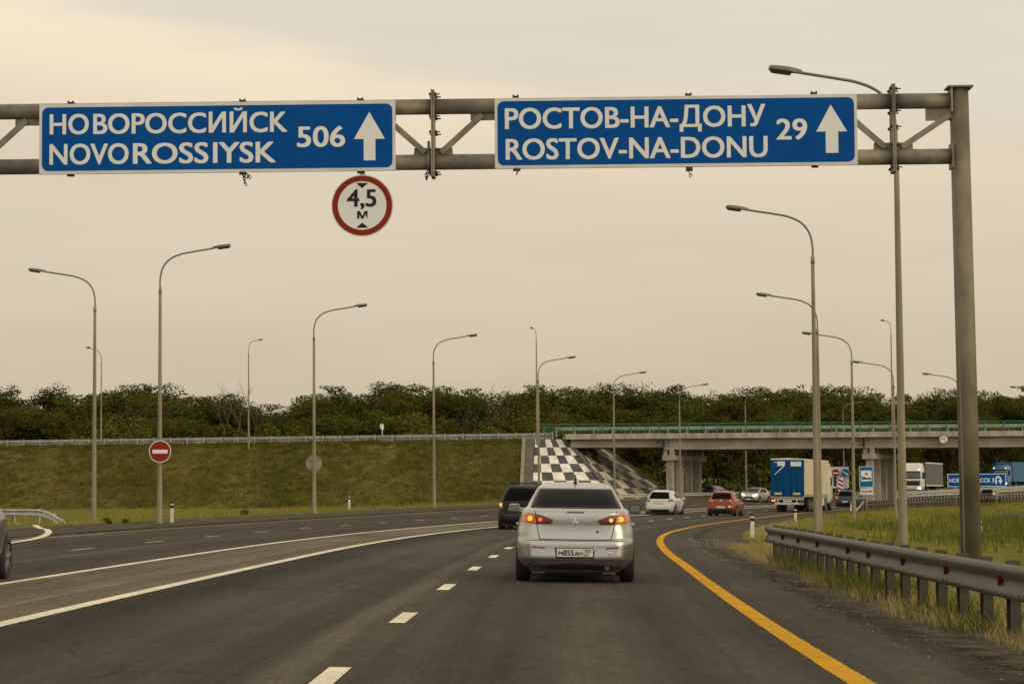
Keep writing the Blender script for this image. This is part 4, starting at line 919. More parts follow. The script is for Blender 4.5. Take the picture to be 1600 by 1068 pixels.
def silver_sedan():
    o = thing('sedan_car', 'silver saloon car seen from behind with lit amber tail lamps, largest on the road', 'car')
    paint_ = new_mat('silver_metallic', (.42, .405, .37), .28, .88, coat=.35)
    mb, bv = body_mesh(SEDAN, 'body', paint_, smooth_steps=2); mb.build('body', paint_, o); k = Skin(bv, o, 4.57)
    X = lambda px: (px - 753) / 524.0
    Z = lambda py: (965 - py) / 524.0
    P = lambda pts: [(X(a), Z(b)) for a, b in pts]
    win = P([(470, 236), (1037, 236), (1046, 246), (1096, 374), (1088, 383), (423, 383), (415, 374), (460, 246)])
    k.patch('rear_window', win, 'rear', GLASS, eps=.014, nu=30, nv=18)
    k.patch('window_seal', P([(452, 234), (1055, 234), (1110, 390), (402, 390)]), 'rear', TRIM, eps=.009, nu=30, nv=16)
    for nm, sg in (('tail_lamp', -1), ('tail_lamp', 1)):
        q = lambda pts: [(sg * abs(x), z) for x, z in P(pts)]
        outer = q([(326, 500), (345, 437), (385, 426), (436, 431), (451, 513), (400, 508)]); inner = q([(439, 431), (500, 446), (583, 478), (575, 500), (560, 513), (456, 513)])
        a = k.patch(nm, outer, 'rear', L_ORA, eps=.010, nu=12, nv=10); b = k.patch('inner_lens', inner, 'rear', L_DARK, parent=a, eps=.010, nu=12, nv=10)
        c1 = [(sg * (abs(X(404)) + .036 * math.cos(t) * 1.0), Z(470) + .042 * math.sin(t)) for t in np.linspace(0, 2 * math.pi, 20)]; c2 = [(sg * (abs(X(482)) + .030 * math.cos(t)), Z(478) + .030 * math.sin(t)) for t in np.linspace(0, 2 * math.pi, 20)]
        k.patch('bulb_glow', c1, 'rear', L_ON, parent=a, eps=.013, nu=8, nv=8); k.patch('bulb_glow', c2, 'rear', L_ONR if sg < 0 else L_ON, parent=a, eps=.013, nu=8, nv=8)
        k.patch('bumper_reflector', q([(421, 682), (521, 684), (518, 702), (428, 700)]), 'rear', L_RED, eps=.004, nu=6, nv=3)
    k.patch('high_brake_lamp', P([(684, 413), (821, 413), (819, 424), (686, 424)]), 'rear', L_DARK, eps=.006, nu=8, nv=2)
    lid = [(436, 400), (447, 440), (456, 514), (468, 580), (480, 628), (753, 632), (1024, 629), (1038, 580), (1050, 514), (1060, 440), (1070, 400)]
    k.line(P(lid), 'rear', SEAM, 'boot_lid_seam', .012)
    k.line(P([(345, 640), (480, 637), (753, 640), (1025, 637), (1165, 640)]), 'rear', SEAM, 'bumper_seam', .008)
    # plate recess, plate and its lettering
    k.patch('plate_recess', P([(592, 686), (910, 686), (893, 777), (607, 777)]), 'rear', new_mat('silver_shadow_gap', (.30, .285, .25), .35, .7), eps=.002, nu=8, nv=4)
    plate(o, X(748), -.022, Z(730), [('М', -.235, -.172, -.040, .018), ('855', -.165, -.012, -.040, .040), ('АН', -.002, .112, -.040, .018), ('77', .152, .236, -.008, .042), ('RUS', .150, .205, -.047, -.025)], w=.53, h=.118)
    MB().box(X(748) + .135, X(748) + .139, -.0285, -.025, Z(730) - .058, Z(730) + .058).box(X(748) - .264, X(748) - .26, -.0285, -.025, Z(730) - .058, Z(730) + .058).build('plate_divider', S_BLK, o)
    # three-diamond badge
    mb = MB(); cx, cz, r = X(750), Z(488), .028
    for a in (90, 210, 330):
        ax = Vector((math.cos(R(a)), math.sin(R(a)))); n = Vector((-ax.y, ax.x)); pt = [(0, 0), ax * r + n * r * .55, ax * 2 * r, ax * r - n * r * .55]
        pt = [Vector((cx + p[0], cz + p[1])) for p in pt]; y = k.hit(cx, cz, 'rear', 0).y - .024; mb.prism([(p.x, p.y) for p in pt], y, y + .03)
    mb.build('badge', CHROME, o)
    y = k.hit(X(920), Z(568), 'rear', 0).y; MB().lathe([(y - .006, .001), (y - .006, .018), (y + .01, .02)], 'Y', 16, (X(920), 0, Z(568))).build('boot_lock', TRIM, o)
    y = k.hit(X(1015), Z(733), 'rear', 0).y; MB().lathe([(y - .004, .001), (y - .004, .022), (y + .01, .024)], 'Y', 16, (X(1015), 0, Z(733))).build('tow_eye_cover', new_mat('tow_cover', (.55, .52, .46), .35, .6), o)
    k.patch('lower_valance', P([(395, 822), (560, 812), (753, 810), (950, 812), (1110, 822), (1095, 880), (410, 880)]), 'rear', UNDER, eps=.004, nu=14, nv=4)
    MB().box(-.66, .66, .12, 4.3, .16, .32).build('underbody', UNDER, o)
    MB().box(-.45, .40, .30, .62, .11, .26, .04).tube([(.46, -.0, .225), (.46, .7, .24)], .034, 12).build('exhaust', new_mat('exhaust_steel', (.10, .09, .08), .5, .7), o)
    MB().tube([(0, 1.72, 1.485), (0, 1.70, 1.50), (0, 1.69, 1.53)], [.03, .022, .012], 10).tube([(0, 1.69, 1.52), (0, 1.60, 1.605)], .005, 6).build('aerial', TRIM, o)
    for sg in (-1, 1):
        k.patch('side_window', [(1.25, 1.10), (2.0, 1.09), (2.0, 1.40), (1.72, 1.40)], 'right' if sg > 0 else 'left', GLASS, nu=8, nv=6); k.patch('side_window', [(2.05, 1.09), (3.02, 1.08), (2.55, 1.38), (2.05, 1.40)], 'right' if sg > 0 else 'left', GLASS, nu=8, nv=6)
        mb = MB().box(sg * .95 - .085, sg * .95 + .085, 2.80, 2.92, 1.015, 1.145, .042).bar((sg * .80, 2.9, 1.03), (sg * .90, 2.88, 1.05), .06, .05); mi = mb.build('door_mirror', paint_, o)
        MB().box(sg * .95 - .074, sg * .95 + .074, 2.793, 2.80, 1.026, 1.134, .002).build('mirror_glass', new_mat('mirror_glass', (.22, .25, .25), .08, .9), mi)
        if sg > 0: MB().box(sg * .95 - .088, sg * .95 + .088, 2.803, 2.84, 1.010, 1.149, .04).build('mirror_shell', TRIM, mi)
        k.line([(1.1, 1.05), (1.18, .55), (1.5, .3)], 'right' if sg > 0 else 'left', SEAM, 'door_seam', .008); k.line([(2.02, 1.08), (2.02, .3)], 'right' if sg > 0 else 'left', SEAM, 'door_seam', .008)
        y = 1.35; mb = MB().box(sg * .872 - .02, sg * .872 + .025, 1.30, 1.5, .83, .865, .01); mb.build('door_handle', paint_, o)
        for y in (.92, 3.55):
            k.patch('wheel_arch', [(y + .36 * math.cos(t), .31 + .36 * math.sin(t)) for t in np.linspace(-.35, math.pi + .35, 20)], 'right' if sg > 0 else 'left', UNDER, nu=8, nv=8, eps=.003); wheel(o, sg * .772, y, .315, .215, sg)
    k.patch('windscreen', [(-.66, 1.12), (.66, 1.12), (.55, 1.40), (-.55, 1.40)], 'front', GLASS_F, nu=14, nv=8)
    k.patch('headlamp', [(.42, .70), (.80, .76), (.82, .88), (.5, .80)], 'front', L_CLR, mirror=True, nu=6, nv=6)
    k.patch('grille', [(-.42, .35), (.42, .35), (.34, .72), (-.34, .72)], 'front', TRIM, nu=8, nv=6)
    return o
def sc(tab, w, h, l): return [(z * h, a * w, r * l, f * l, n) for z, a, r, f, n in tab]
SUV = [(.15, .86, .030, .965, 7), (.20, .93, .012, .985, 7), (.27, .97, .002, .995, 7), (.34, .99, .0, 1.0, 7), (.40, 1.0, .004, 1.0, 7), (.43, .998, .016, .995, 7), (.50, .995, .018, .985, 7), (.56, .985, .02, .96, 6.5), (.60, .97, .022, .90, 6.5), (.64, .945, .026, .775, 6), (.66, .925, .030, .735, 6), (.72, .872, .045, .70, 6), (.80, .805, .068, .655, 5.6), (.88, .742, .096, .60, 5.2), (.93, .695, .118, .56, 5), (.965, .640, .135, .52, 4.6), (.985, .55, .17, .49, 4.2), (.997, .40, .24, .45, 3.6), (1.0, .25, .3, .42, 3)]
HATCH = [(.13, .84, .03, .965, 6), (.19, .93, .01, .985, 6), (.27, .975, .0, .998, 6), (.36, 1.0, .0, 1.0, 6), (.45, 1.0, .005, .99, 6), (.53, .985, .012, .965, 6), (.60, .965, .02, .93, 6), (.66, .93, .03, .84, 5.5), (.70, .90, .045, .765, 5), (.74, .87, .06, .73, 5), (.82, .80, .10, .66, 5), (.90, .73, .15, .58, 4.8), (.95, .665, .20, .52, 4.4), (.98, .57, .26, .48, 4), (.995, .4, .33, .45, 3.5), (1.0, .25, .38, .43, 3)]
def generic_car(name, label, W, H, L, tab, paint_, opts, cat='car'):
    """a car from its own table of levels; opts pick what its maker's face looks like from behind or ahead"""
    o = thing(name, label, cat); w = W / 2
    mb, bv = body_mesh(sc(tab, w, H, L), 'body', paint_); mb.build('body', paint_, o); k = Skin(bv, o, L)
    P = lambda pts: [(a * w, b * H) for a, b in pts]
    k.patch('rear_window', P(opts.get('win', [(-.80, .665), (.80, .665), (.66, .90), (.60, .915), (-.60, .915), (-.66, .90)])), 'rear', GLASS, nu=16, nv=10, eps=.006)
    for sg in (-1, 1):
        k.patch('tail_lamp', [(sg * a, b) for a, b in P(opts['tail'])], 'rear', opts.get('tailm', L_RED), nu=8, nv=8, eps=.012)
        for pl in opts.get('lit', ()): k.patch('bulb_glow', [(sg * a, b) for a, b in P(pl)], 'rear', L_ON, nu=5, nv=5, eps=.016)
        v = 'right' if sg > 0 else 'left'
        r = opts.get('r', .36); ya, yb = opts.get('axles', (.19, .80)); ya *= L; yb *= L
        k.patch('side_window', [(ya + .25, .68 * H), (.47 * L, .675 * H), (.47 * L, .90 * H), (ya + .55, .89 * H)], v, GLASS, nu=8, nv=6); k.patch('side_window', [(.485 * L, .675 * H), (.70 * L, .67 * H), (.57 * L, .885 * H), (.485 * L, .90 * H)], v, GLASS, nu=8, nv=6)
        k.line([(.478 * L, .66 * H), (.478 * L, .24 * H)], v, SEAM, 'door_seam', .01)
        for y in (ya, yb):
            k.patch('wheel_arch', [(y + (r + .06) * math.cos(t), r + (r + .06) * math.sin(t)) for t in np.linspace(-.25, math.pi + .25, 20)], v, UNDER, nu=8, nv=8, eps=.004); wheel(o, sg * (w - .125), y, r, .24, sg)
        mb = MB().box(sg * (w + .10) - .10, sg * (w + .10) + .10, .66 * L, .66 * L + .14, .625 * H, .725 * H, .04).bar((sg * (w - .08), .665 * L, .645 * H), (sg * (w + .04), .665 * L, .655 * H), .07, .06); mb.build('door_mirror', opts.get('mirror', paint_), o)
    k.patch('lower_bumper', P(opts.get('low', [(-.94, .17), (.94, .17), (.93, .27), (-.93, .27)])), 'rear', TRIM, nu=14, nv=5, eps=.008)
    k.patch('exhaust_gap', P([(-.6, .152), (.6, .152), (.6, .185), (-.6, .185)]), 'rear', UNDER, nu=8, nv=2, eps=.010)
    MB().box(-w * .8, w * .8, .15, L * .95, .10 * H, .2 * H).build('underbody', UNDER, o)
    px_, pz = opts.get('plate', (0, .42)); y = k.hit(px_ * w, pz * H, 'rear', 0).y; plate(o, px_ * w, y - .03, pz * H, opts.get('ptext'), w=.52, h=.115)
    k.line(P([(-.82, .60), (-.80, .40), (0, .385), (.80, .40), (.82, .60)]), 'rear', SEAM, 'tailgate_seam', .012)
    if opts.get('rails'):
        for sg in (-1, 1): MB().tube([(sg * .60 * w, .17 * L, .955 * H), (sg * .60 * w, .19 * L, H + .035), (sg * .60 * w, .45 * L, H + .05), (sg * .60 * w, .47 * L, .97 * H)], .022, 8).build('roof_rail', opts['rails'], o)
    if opts.get('spoiler'): k.patch('spoiler', P([(-.66, .92), (.66, .92), (.58, .962), (-.58, .962)]), 'rear', opts['spoiler'], nu=12, nv=3, eps=.05, skirt=.08)
    if opts.get('crossbar'): MB().tube([(-.60 * w, .26 * L, H + .06), (.60 * w, .26 * L, H + .06)], .028, 8).build('roof_bar', TRIM, o)
    for (nm, pts, m_) in opts.get('extra', ()): k.patch(nm, P(pts), 'rear', m_, nu=8, nv=5, eps=.014)
    # face
    k.patch('windscreen', P([(-.84, .70), (.84, .70), (.66, .92), (-.66, .92)]), 'front', GLASS_F, nu=14, nv=8, eps=.006)
    hl = opts.get('headm', L_CLR); k.patch('headlamp', P(opts.get('head', [(.48, .50), (.86, .52), (.90, .60), (.62, .57)])), 'front', hl, mirror=True, nu=8, nv=6, eps=.012)
    k.patch('grille', P(opts.get('grille', [(-.5, .27), (.5, .27), (.62, .36), (.58, .42), (-.58, .42), (-.62, .36)])), 'front', TRIM, nu=10, nv=6, eps=.008)
    y = k.hit(0, .25 * H, 'front', 0).y; plate(o, 0, y + .01, .235 * H, w=.52, h=.112, face=1)
    return o
ss = silver_sedan(); q = at_y(898.5, 910, 34.78); place(ss, q.x, 34.78, R(-1.2)); ss.scale = (1.035, 1.035, 1.02)

BLACK = car_paint('black_paint', (.008, .0075, .007), .0, .5, .0); WHITE = car_paint('white_paint_car', (.60, .57, .50)); ORANGE = car_paint('orange_metallic', (.22, .036, .004), .2, .4); NAVY = car_paint('dark_blue_grey_paint', (.026, .038, .052), .2, .35, .3); GREY = car_paint('dark_grey_paint', (.055, .053, .05), .4, .3); BEIGE = car_paint('champagne_paint', (.46, .43, .33), .45, .35)
H_ = lambda Y: heading(Y)
c1 = generic_car('off_road_car', 'black off-road car with roof rails partly hidden behind the silver saloon', 1.86, 1.80, 4.75, SUV, BLACK,
    dict(tail=[(.74, .46), (.97, .46), (.95, .60), (.90, .615), (.76, .60)], lit=[[(.80, .535), (.92, .535), (.92, .60), (.80, .60)]], win=[(-.84, .655), (.84, .655), (.70, .90), (.64, .925), (-.64, .925), (-.70, .90)], plate=(.03, .475), rails=TRIM, crossbar=True, r=.39, ptext=[('Е100ММ 161', -.24, .24, -.035, .03)], extra=[('badge_strip', [(-.52, .47), (-.30, .47), (-.30, .485), (-.52, .485)], CHROME)], low=[(-.97, .17), (.97, .17), (.97, .36), (-.97, .36)]))
place(c1, .26, 90, R(-6), gzr(.26, 90) - .05)
c2 = generic_car('off_road_car', 'white off-road car with dark tail lamps ahead in the left lane by the bridge columns', 1.94, 1.72, 4.8, SUV, WHITE,
    dict(tail=[(.60, .555), (.95, .57), (.93, .665), (.80, .665), (.62, .615)], tailm=L_DARK, plate=(0, .52), rails=TRIM, r=.38, spoiler=WHITE, extra=[('badge', [(-.045, .605), (.045, .605), (.045, .655), (-.045, .655)], CHROME)], low=[(-.95, .16), (.95, .16), (.93, .285), (-.93, .285)], axles=(.2, .8)))
q = at_y(1029, 803, 149); place(c2, q.x, 149, R(-14), gzr(q.x, 149) - .12)
c3 = generic_car('crossover_car', 'orange crossover car with a sloping tail driving between the white car and the lorry', 1.86, 1.64, 4.44, SUV, ORANGE,
    dict(tail=[(.50, .575), (.93, .565), (.92, .655), (.80, .67), (.52, .635)], lit=[[(.58, .60), (.68, .60), (.68, .625), (.58, .625)]], win=[(-.72, .69), (.72, .69), (.78, .75), (.64, .90), (-.64, .90), (-.78, .75)], plate=(0, .375), r=.36, rails=new_mat('satin_rail', (.3, .28, .25), .4, .6), spoiler=ORANGE, extra=[('badge', [(-.07, .615), (.07, .615), (.07, .645), (-.07, .645)], CHROME), ('brake_reflector', [(.55, .375), (.66, .375), (.66, .43), (.55, .43)], L_ON)], low=[(-.97, .16), (.97, .16), (.97, .32), (-.97, .32)]))
q = at_y(1126, 807, 147); place(c3, q.x, 147, R(-14), gzr(q.x, 147) - .05)
c4 = generic_car('hatchback_car', 'pale champagne car with bright headlights coming towards the camera beside the lorry', 1.81, 1.47, 4.3, HATCH, BEIGE,
    dict(tail=[(.7, .5), (.95, .5), (.95, .66), (.75, .64)], headm=L_HEAD, head=[(.40, .44), (.74, .45), (.90, .60), (.62, .56)], plate=(0, .5), r=.32, mirror=BEIGE, grille=[(-.42, .27), (.42, .27), (.56, .36), (.5, .40), (-.5, .40), (-.56, .36)]))
p = road_pt(214, 12.6); d_ = Vector((math.sin(-H_(214)), math.cos(H_(214)), 0)); q = at_y(1179, 786, 222); place(c4, q.x + 1.2, 226, H_(222) + R(180 - 4), gzr(q.x, 222) - .03, R(-2.5))
c5 = generic_car('crossover_car', 'dark blue-grey car under the overpass beside the striped hazard panel', 1.85, 1.66, 4.5, SUV, NAVY,
    dict(tail=[(.70, .50), (.95, .50), (.94, .64), (.74, .64)], plate=(0, .36), r=.36, lit=[[(.80, .53), (.92, .53), (.92, .61), (.80, .61)]]))
q = at_y(1320, 792, 213); place(c5, q.x, 213, H_(213) + R(2), gzr(q.x, 213) - .12)
c6 = generic_car('estate_car', 'dark estate car far ahead, half hidden by the gantry post and the U-turn sign', 1.8, 1.5, 4.5, SUV, GREY,
    dict(tail=[(.72, .48), (.95, .48), (.92, .76), (.80, .74)], plate=(0, .42), r=.32, lit=[[(.80, .6), (.9, .6), (.9, .7), (.80, .7)]]))
q = at_y(1541, 783, 258); place(c6, q.x, 258, H_(258) + R(2), gzr(q.x, 258))
c7 = generic_car('hatchback_car', 'dark grey car cut off by the left edge, its wheel at the white median line', 1.78, 1.48, 4.2, HATCH, GREY,
    dict(tail=[(.7, .5), (.95, .5), (.95, .66), (.75, .64)], plate=(0, .5), r=.32, axles=(.13, .80)))
q = at_y(3, 900, 33.9); a_ = R(180 + 1.0); Lc = 4.2
ox = -.80 * math.cos(a_) - .546 * math.sin(a_); oy = -.80 * math.sin(a_) + .546 * math.cos(a_)
place(c7, q.x - ox, 33.9 - oy, a_, gzr(-7.5, 34), R(-1.2))
c8 = generic_car('hatchback_car', 'dark car parked or passing behind the barrier right of the first bridge columns', 1.75, 1.6, 4.2, HATCH, car_paint('dark_navy_paint', (.016, .019, .03), .2, .3),
    dict(tail=[(.7, .5), (.95, .5), (.95, .66), (.75, .64)], plate=(0, .5), r=.32))
q = at_y(1105, 768, 262); place(c8, q.x, 262, R(-155), .42, 0)

# ---- lorries
def lorry_wheels(o, L, W_, axles, r=.5):
    for y, dual in axles:
        for s in (-1, 1):
            wheel(o, s * (W_ / 2 - .16), y, r, .29, s)
            if dual: wheel(o, s * (W_ / 2 - .50), y, r, .29, s)
def cab(o, y0, mat, deflector=True, lit=True, roof=3.75, visor=None):
    """tractor cab: rear wall at y0, face at y0 + 2.15"""
    tab = [(.55, 1.13, .15, 2.10, 12), (.75, 1.22, .05, 2.20, 12), (1.05, 1.24, 0, 2.22, 12), (1.6, 1.24, 0, 2.22, 12), (1.95, 1.24, 0, 2.19, 12), (2.6, 1.22, 0, 2.10, 12), (2.95, 1.20, 0, 2.02, 11), (3.3, 1.15, 0, 1.85, 10), (roof - .12, 1.06, 0, 1.55, 9), (roof, .85, .1, 1.25, 8)]
    tab = [(z, w, a + y0, b + y0, n) for z, w, a, b, n in tab]; mb, bv = body_mesh(tab, 'cab', mat); c = mb.build('cab', mat, o); k = Skin(bv, o, y0 + 3)
    k.patch('windscreen', [(-1.10, 1.98), (1.10, 1.98), (1.05, 2.82), (-1.05, 2.82)], 'front', GLASS_F, parent=c, nu=10, nv=6, eps=.01)
    k.patch('sun_visor', [(-1.08, 2.83), (1.08, 2.83), (1.05, 3.0), (-1.05, 3.0)], 'front', visor or mat, parent=c, nu=8, nv=2, eps=.12, skirt=.14)
    k.patch('grille', [(-.95, 1.15), (.95, 1.15), (.98, 1.72), (-.98, 1.72)], 'front', TRIM, parent=c, nu=8, nv=4, eps=.012)
    k.patch('bumper', [(-1.12, .60), (1.12, .60), (1.15, 1.02), (-1.15, 1.02)], 'front', mat, parent=c, nu=8, nv=4, eps=.05, skirt=.08)
    k.patch('headlamp', [(.72, .72), (1.06, .72), (1.06, .92), (.72, .90)], 'front', L_HEAD if lit else L_CLR, parent=c, mirror=True, nu=4, nv=3, eps=.065, skirt=.05)
    k.patch('roof_lamp', [(.80, 3.02), (.92, 3.02), (.92, 3.08), (.80, 3.08)], 'front', L_HEAD if lit else L_CLR, parent=c, mirror=True, nu=3, nv=2, eps=.10, skirt=.12)
    for s in (-1, 1):
        v = 'right' if s > 0 else 'left'
        k.patch('side_window', [(y0 + .95, 1.98), (y0 + 1.98, 1.9), (y0 + 1.9, 2.7), (y0 + .95, 2.75)], v, GLASS, parent=c, nu=5, nv=5)
        k.line([(y0 + .85, 2.85), (y0 + .85, .95)], v, SEAM, 'door_seam', .02, parent=c)
        MB().box(s * 1.45 - .12, s * 1.45 + .12, y0 + 1.95, y0 + 2.08, 1.95, 2.75, .04).bar((s * 1.2, y0 + 2.0, 2.65), (s * 1.4, y0 + 2.0, 2.65), .05, .05).build('door_mirror', TRIM, c)
    MB().box(-1.18, 1.18, y0 + .1, y0 + 2.1, .35, .62, .03).build('chassis_skirt', UNDER, o)
    return c
def trailer_box(o, y0, y1, z0, z1, side, name='trailer'):
    return MB().box(-1.26, 1.26, y0, y1, z0, z1, .025).build(name, side, o)
TARP = new_mat('cream_tarpaulin', (.55, .47, .33), .7, var=.12, scale=.5, bump=.15, bscale=1.2); ROOFW = new_mat('white_trailer_roof', (.66, .62, .53), .6); TBLUE = new_mat('blue_trailer_door', (.0015, .062, .175), .6, var=.15, scale=1.2, spec=.1); FRAMEG = new_mat('trailer_steel', (.33, .31, .27), .5, .4, var=.2, scale=3)
o = thing('lorry', 'articulated lorry with blue rear doors and a cream curtain side driving away', 'lorry'); z0, z1 = 1.12, 4.0
TL_ = 13.3
tb = trailer_box(o, .06, TL_, z0, z1 - .02, TARP)
MB().box(-1.275, 1.275, .0, TL_ + .02, z1 - .10, z1 - .015, .02).add([(-1.27, .0, z1 - .016), (1.27, 0, z1 - .016), (1.27, TL_, z1 - .016), (-1.27, TL_, z1 - .016), (0, .0, z1 + .05), (0, TL_, z1 + .05)], [(0, 1, 4), (1, 2, 5, 4), (2, 3, 5), (3, 0, 4, 5)]).build('roof', ROOFW, tb)
for s in (-1, 1):
    a, b = sorted((s * .012, s * 1.245)); dr = MB().box(a, b, -.02, .055, z0 + .06, z1 - .13, .012).build('rear_door', TBLUE, tb)
    mb = MB()
    for x in (s * .30, s * .75): mb.tube([(x, -.045, z0 + .02), (x, -.045, z1 - .12)], .018, 6)
    mb.build('lock_bar', TBLUE, dr)
    mb = MB()
    for z in (z0 + .3, 2.2, 3.1, z1 - .3): mb.box(s * 1.25 - .05, s * 1.25 + .012, -.05, .05, z - .06, z + .06)
    mb.build('hinge', TBLUE, dr)
    a, b = sorted((s * .25, s * 1.03)); mb = MB()
    if s > 0: mb.box(.24, 1.04, -.068, -.064, 3.42, 3.77)
    else: mb.prism([(-.80, 3.44), (-.18, 3.44), (-.18, 3.78), (-.72, 3.78), (-.72, 3.74), (-1.0, 3.76), (-.92, 3.69), (-.74, 3.68), (-.80, 3.60), (-.70, 3.58)], -.068, -.064).prism([(-.98, 2.80), (-.90, 2.80), (-.18, 3.46), (-.30, 3.46)], -.0685, -.0645)
    mb.build('white_panel', S_WHITE, dr)
    a, b = sorted((s * .42, s * .97)); MB().box(a, b, -.068, -.064, 1.30, 1.46).build('reflective_plate', REFL_Y, dr)
mb = MB().box(-1.24, 1.24, -.04, .14, 1.00, 1.13, .01); mb.build('rear_sill', FRAMEG, o)
mb = MB().box(-.98, 1.22, -.06, .06, .56, .72, .01).box(-.98, 1.22, -.04, .04, .92, .98)
for x in (-.7, -.25, .25, .7): mb.box(x - .04, x + .04, -.05, .03, .72, .93)
mb.build('rear_bumper', new_mat('white_bumper_bar', (.55, .52, .46), .5, var=.2, scale=3), o)
for s in (-1, 1):
    for x, m_ in ((1.14, L_ON if s < 0 else L_RED), (.98, L_ON if s < 0 else L_RED)): MB().lathe([(-.075, .001), (-.075, .055), (-.05, .065), (.0, .065)], 'Y', 14, (s * x, 0, .86)).build('tail_lamp', m_, o)
    MB().box(s * 1.1 - .16, s * 1.1 + .16, -.07, -.06, .60, .68).build('tail_lamp', L_RED, o)
MB().box(-.3, .3, -.075, -.06, .76, .88).build('number_plate', PLATE, o)
MB().box(-.45, .45, .15, TL_, .85, 1.10).build('chassis', UNDER, o)
for s in (-1, 1):
    MB().box(s * 1.262 - .006, s * 1.262 + .006, .1, TL_ - .05, 1.13, 1.32).build('curtain_hem', new_mat('curtain_hem', (.33, .27, .18), .8, var=.3, scale=1), tb)
    MB().box(s * 1.15 - .06, s * 1.15 + .06, 9.3, 11.3, .42, 1.06, .03).build('fuel_tank', new_mat('tank_cream', (.55, .50, .40), .5, var=.1), o)
lorry_wheels(o, TL_, 2.5, [(3.0, False), (4.3, False), (5.6, False), (11.9, True), (15.2, False)])
cab(o, TL_ + .55, new_mat('cream_cab', (.60, .54, .42), .4, coat=.4), lit=False, roof=3.85)
MB().box(-1.0, 1.0, TL_ - 1.6, TL_ + .7, .72, .98).build('chassis', UNDER, o)
q = at_y(1230.5, 799, 172.5); place(o, q.x, 172.5, R(-15.5), 1.34 - (799.3 - 766.3) / (3600 / 173.5), R(.8))
def oncoming_lorry(label, cabm, boxm, px, py, Y, hd, L_=13.4, h=3.95, z=None):
    """head at +y; placed by its front"""
    o = thing('lorry', label, 'lorry'); trailer_box(o, -L_ - 2.7, -2.7, 1.12, h, boxm); mb = MB()
    for x in (-1.268, 1.268): mb.box(x - .012, x + .012, -L_ - 2.7, -2.68, h - .12, h + .01).box(x - .012, x + .012, -L_ - 2.7, -2.68, 1.08, 1.2)
    mb.build('trailer_rail', ROOFW if cabm is not BLUEC else boxm, o); c = cab(o, -2.25, cabm, True, True, 3.85 if cabm is not BLUEC else 3.5)
    MB().box(-.45, .45, -L_ - 2.6, -.6, .6, 1.1).build('chassis', UNDER, o)
    lorry_wheels(o, L_, 2.5, [(-1.0, False), (-4.4, True), (-11, False), (-12.3, False), (-13.6, False)])
    q = at_y(px, py, Y); place(o, q.x, Y, hd, z if z is not None else gzr(q.x, Y), 0); return o
BLUEC = new_mat('blue_cab', (.045, .135, .26), .4, coat=.4, var=.1)
oncoming_lorry('cream-cabbed lorry with a dark grey box coming under the overpass past the second columns', new_mat('white_cab', (.62, .57, .46), .4, coat=.4), new_mat('grey_tarpaulin', (.115, .10, .088), .7, var=.12, scale=.6), 1425, 770, 279, H_(279) + R(180 + 10), z=.72)
oncoming_lorry('blue lorry with lit headlights coming from the far right behind the U-turn sign', BLUEC, new_mat('blue_tarpaulin', (.035, .125, .22), .65, var=.15, scale=.5), 1562, 768, 335, H_(335) + R(180 + 10), z=1.35)
# ---------------------------------------------------------------- trees
def leafmat(name, a, b, c):
    m = bpy.data.materials.new(name); m.use_nodes = True; t = m.node_tree; bs = t.nodes['Principled BSDF']
    g = nd(t, 'ShaderNodeNewGeometry'); oi = nd(t, 'ShaderNodeObjectInfo')
    tc = nd(t, 'ShaderNodeTexCoord'); n = nd(t, 'ShaderNodeTexNoise'); n.inputs['Scale'].default_value = .55; n.inputs['Detail'].default_value = 3; t.links.new(tc.outputs['Object'], n.inputs[0])
    col = mix_c(t, smooth(t, n.outputs[0], .40, .62), a, b); col = mix_c(t, math_n(t, 'MULTIPLY', g.outputs['Random Per Island'], .30), col, c)
    hs = nd(t, 'ShaderNodeHueSaturation'); t.links.new(col, hs.inputs['Color'])
    t.links.new(math_n(t, 'MULTIPLY_ADD', oi.outputs['Random'], .045, .475), hs.inputs['Hue']); t.links.new(math_n(t, 'MULTIPLY_ADD', oi.outputs['Random'], .55, .72), hs.inputs['Value'])
    t.links.new(hs.outputs[0], bs.inputs['Base Color']); bs.inputs['Roughness'].default_value = .8; bs.inputs['Specular IOR Level'].default_value = .04
    tr = nd(t, 'ShaderNodeBsdfTranslucent'); t.links.new(hs.outputs[0], tr.inputs[0]); mx = nd(t, 'ShaderNodeMixShader'); mx.inputs[0].default_value = .22
    t.links.new(bs.outputs[0], mx.inputs[1]); t.links.new(tr.outputs[0], mx.inputs[2]); t.links.new(mx.outputs[0], t.nodes['Material Output'].inputs[0]); return m
LEAF = leafmat('dark_foliage', (.054, .062, .009), (.082, .086, .013), (.130, .120, .022)); OLIVE = leafmat('olive_foliage', (.084, .082, .013), (.122, .108, .020), (.17, .142, .032)); BUSHM = leafmat('bush_foliage', (.06, .085, .010), (.10, .115, .016), (.16, .15, .03))
BARK = new_mat('bark', (.085, .068, .048), .9, var=.35, scale=3); BAREM = new_mat('bare_bark', (.105, .085, .06), .9, var=.3, scale=3)
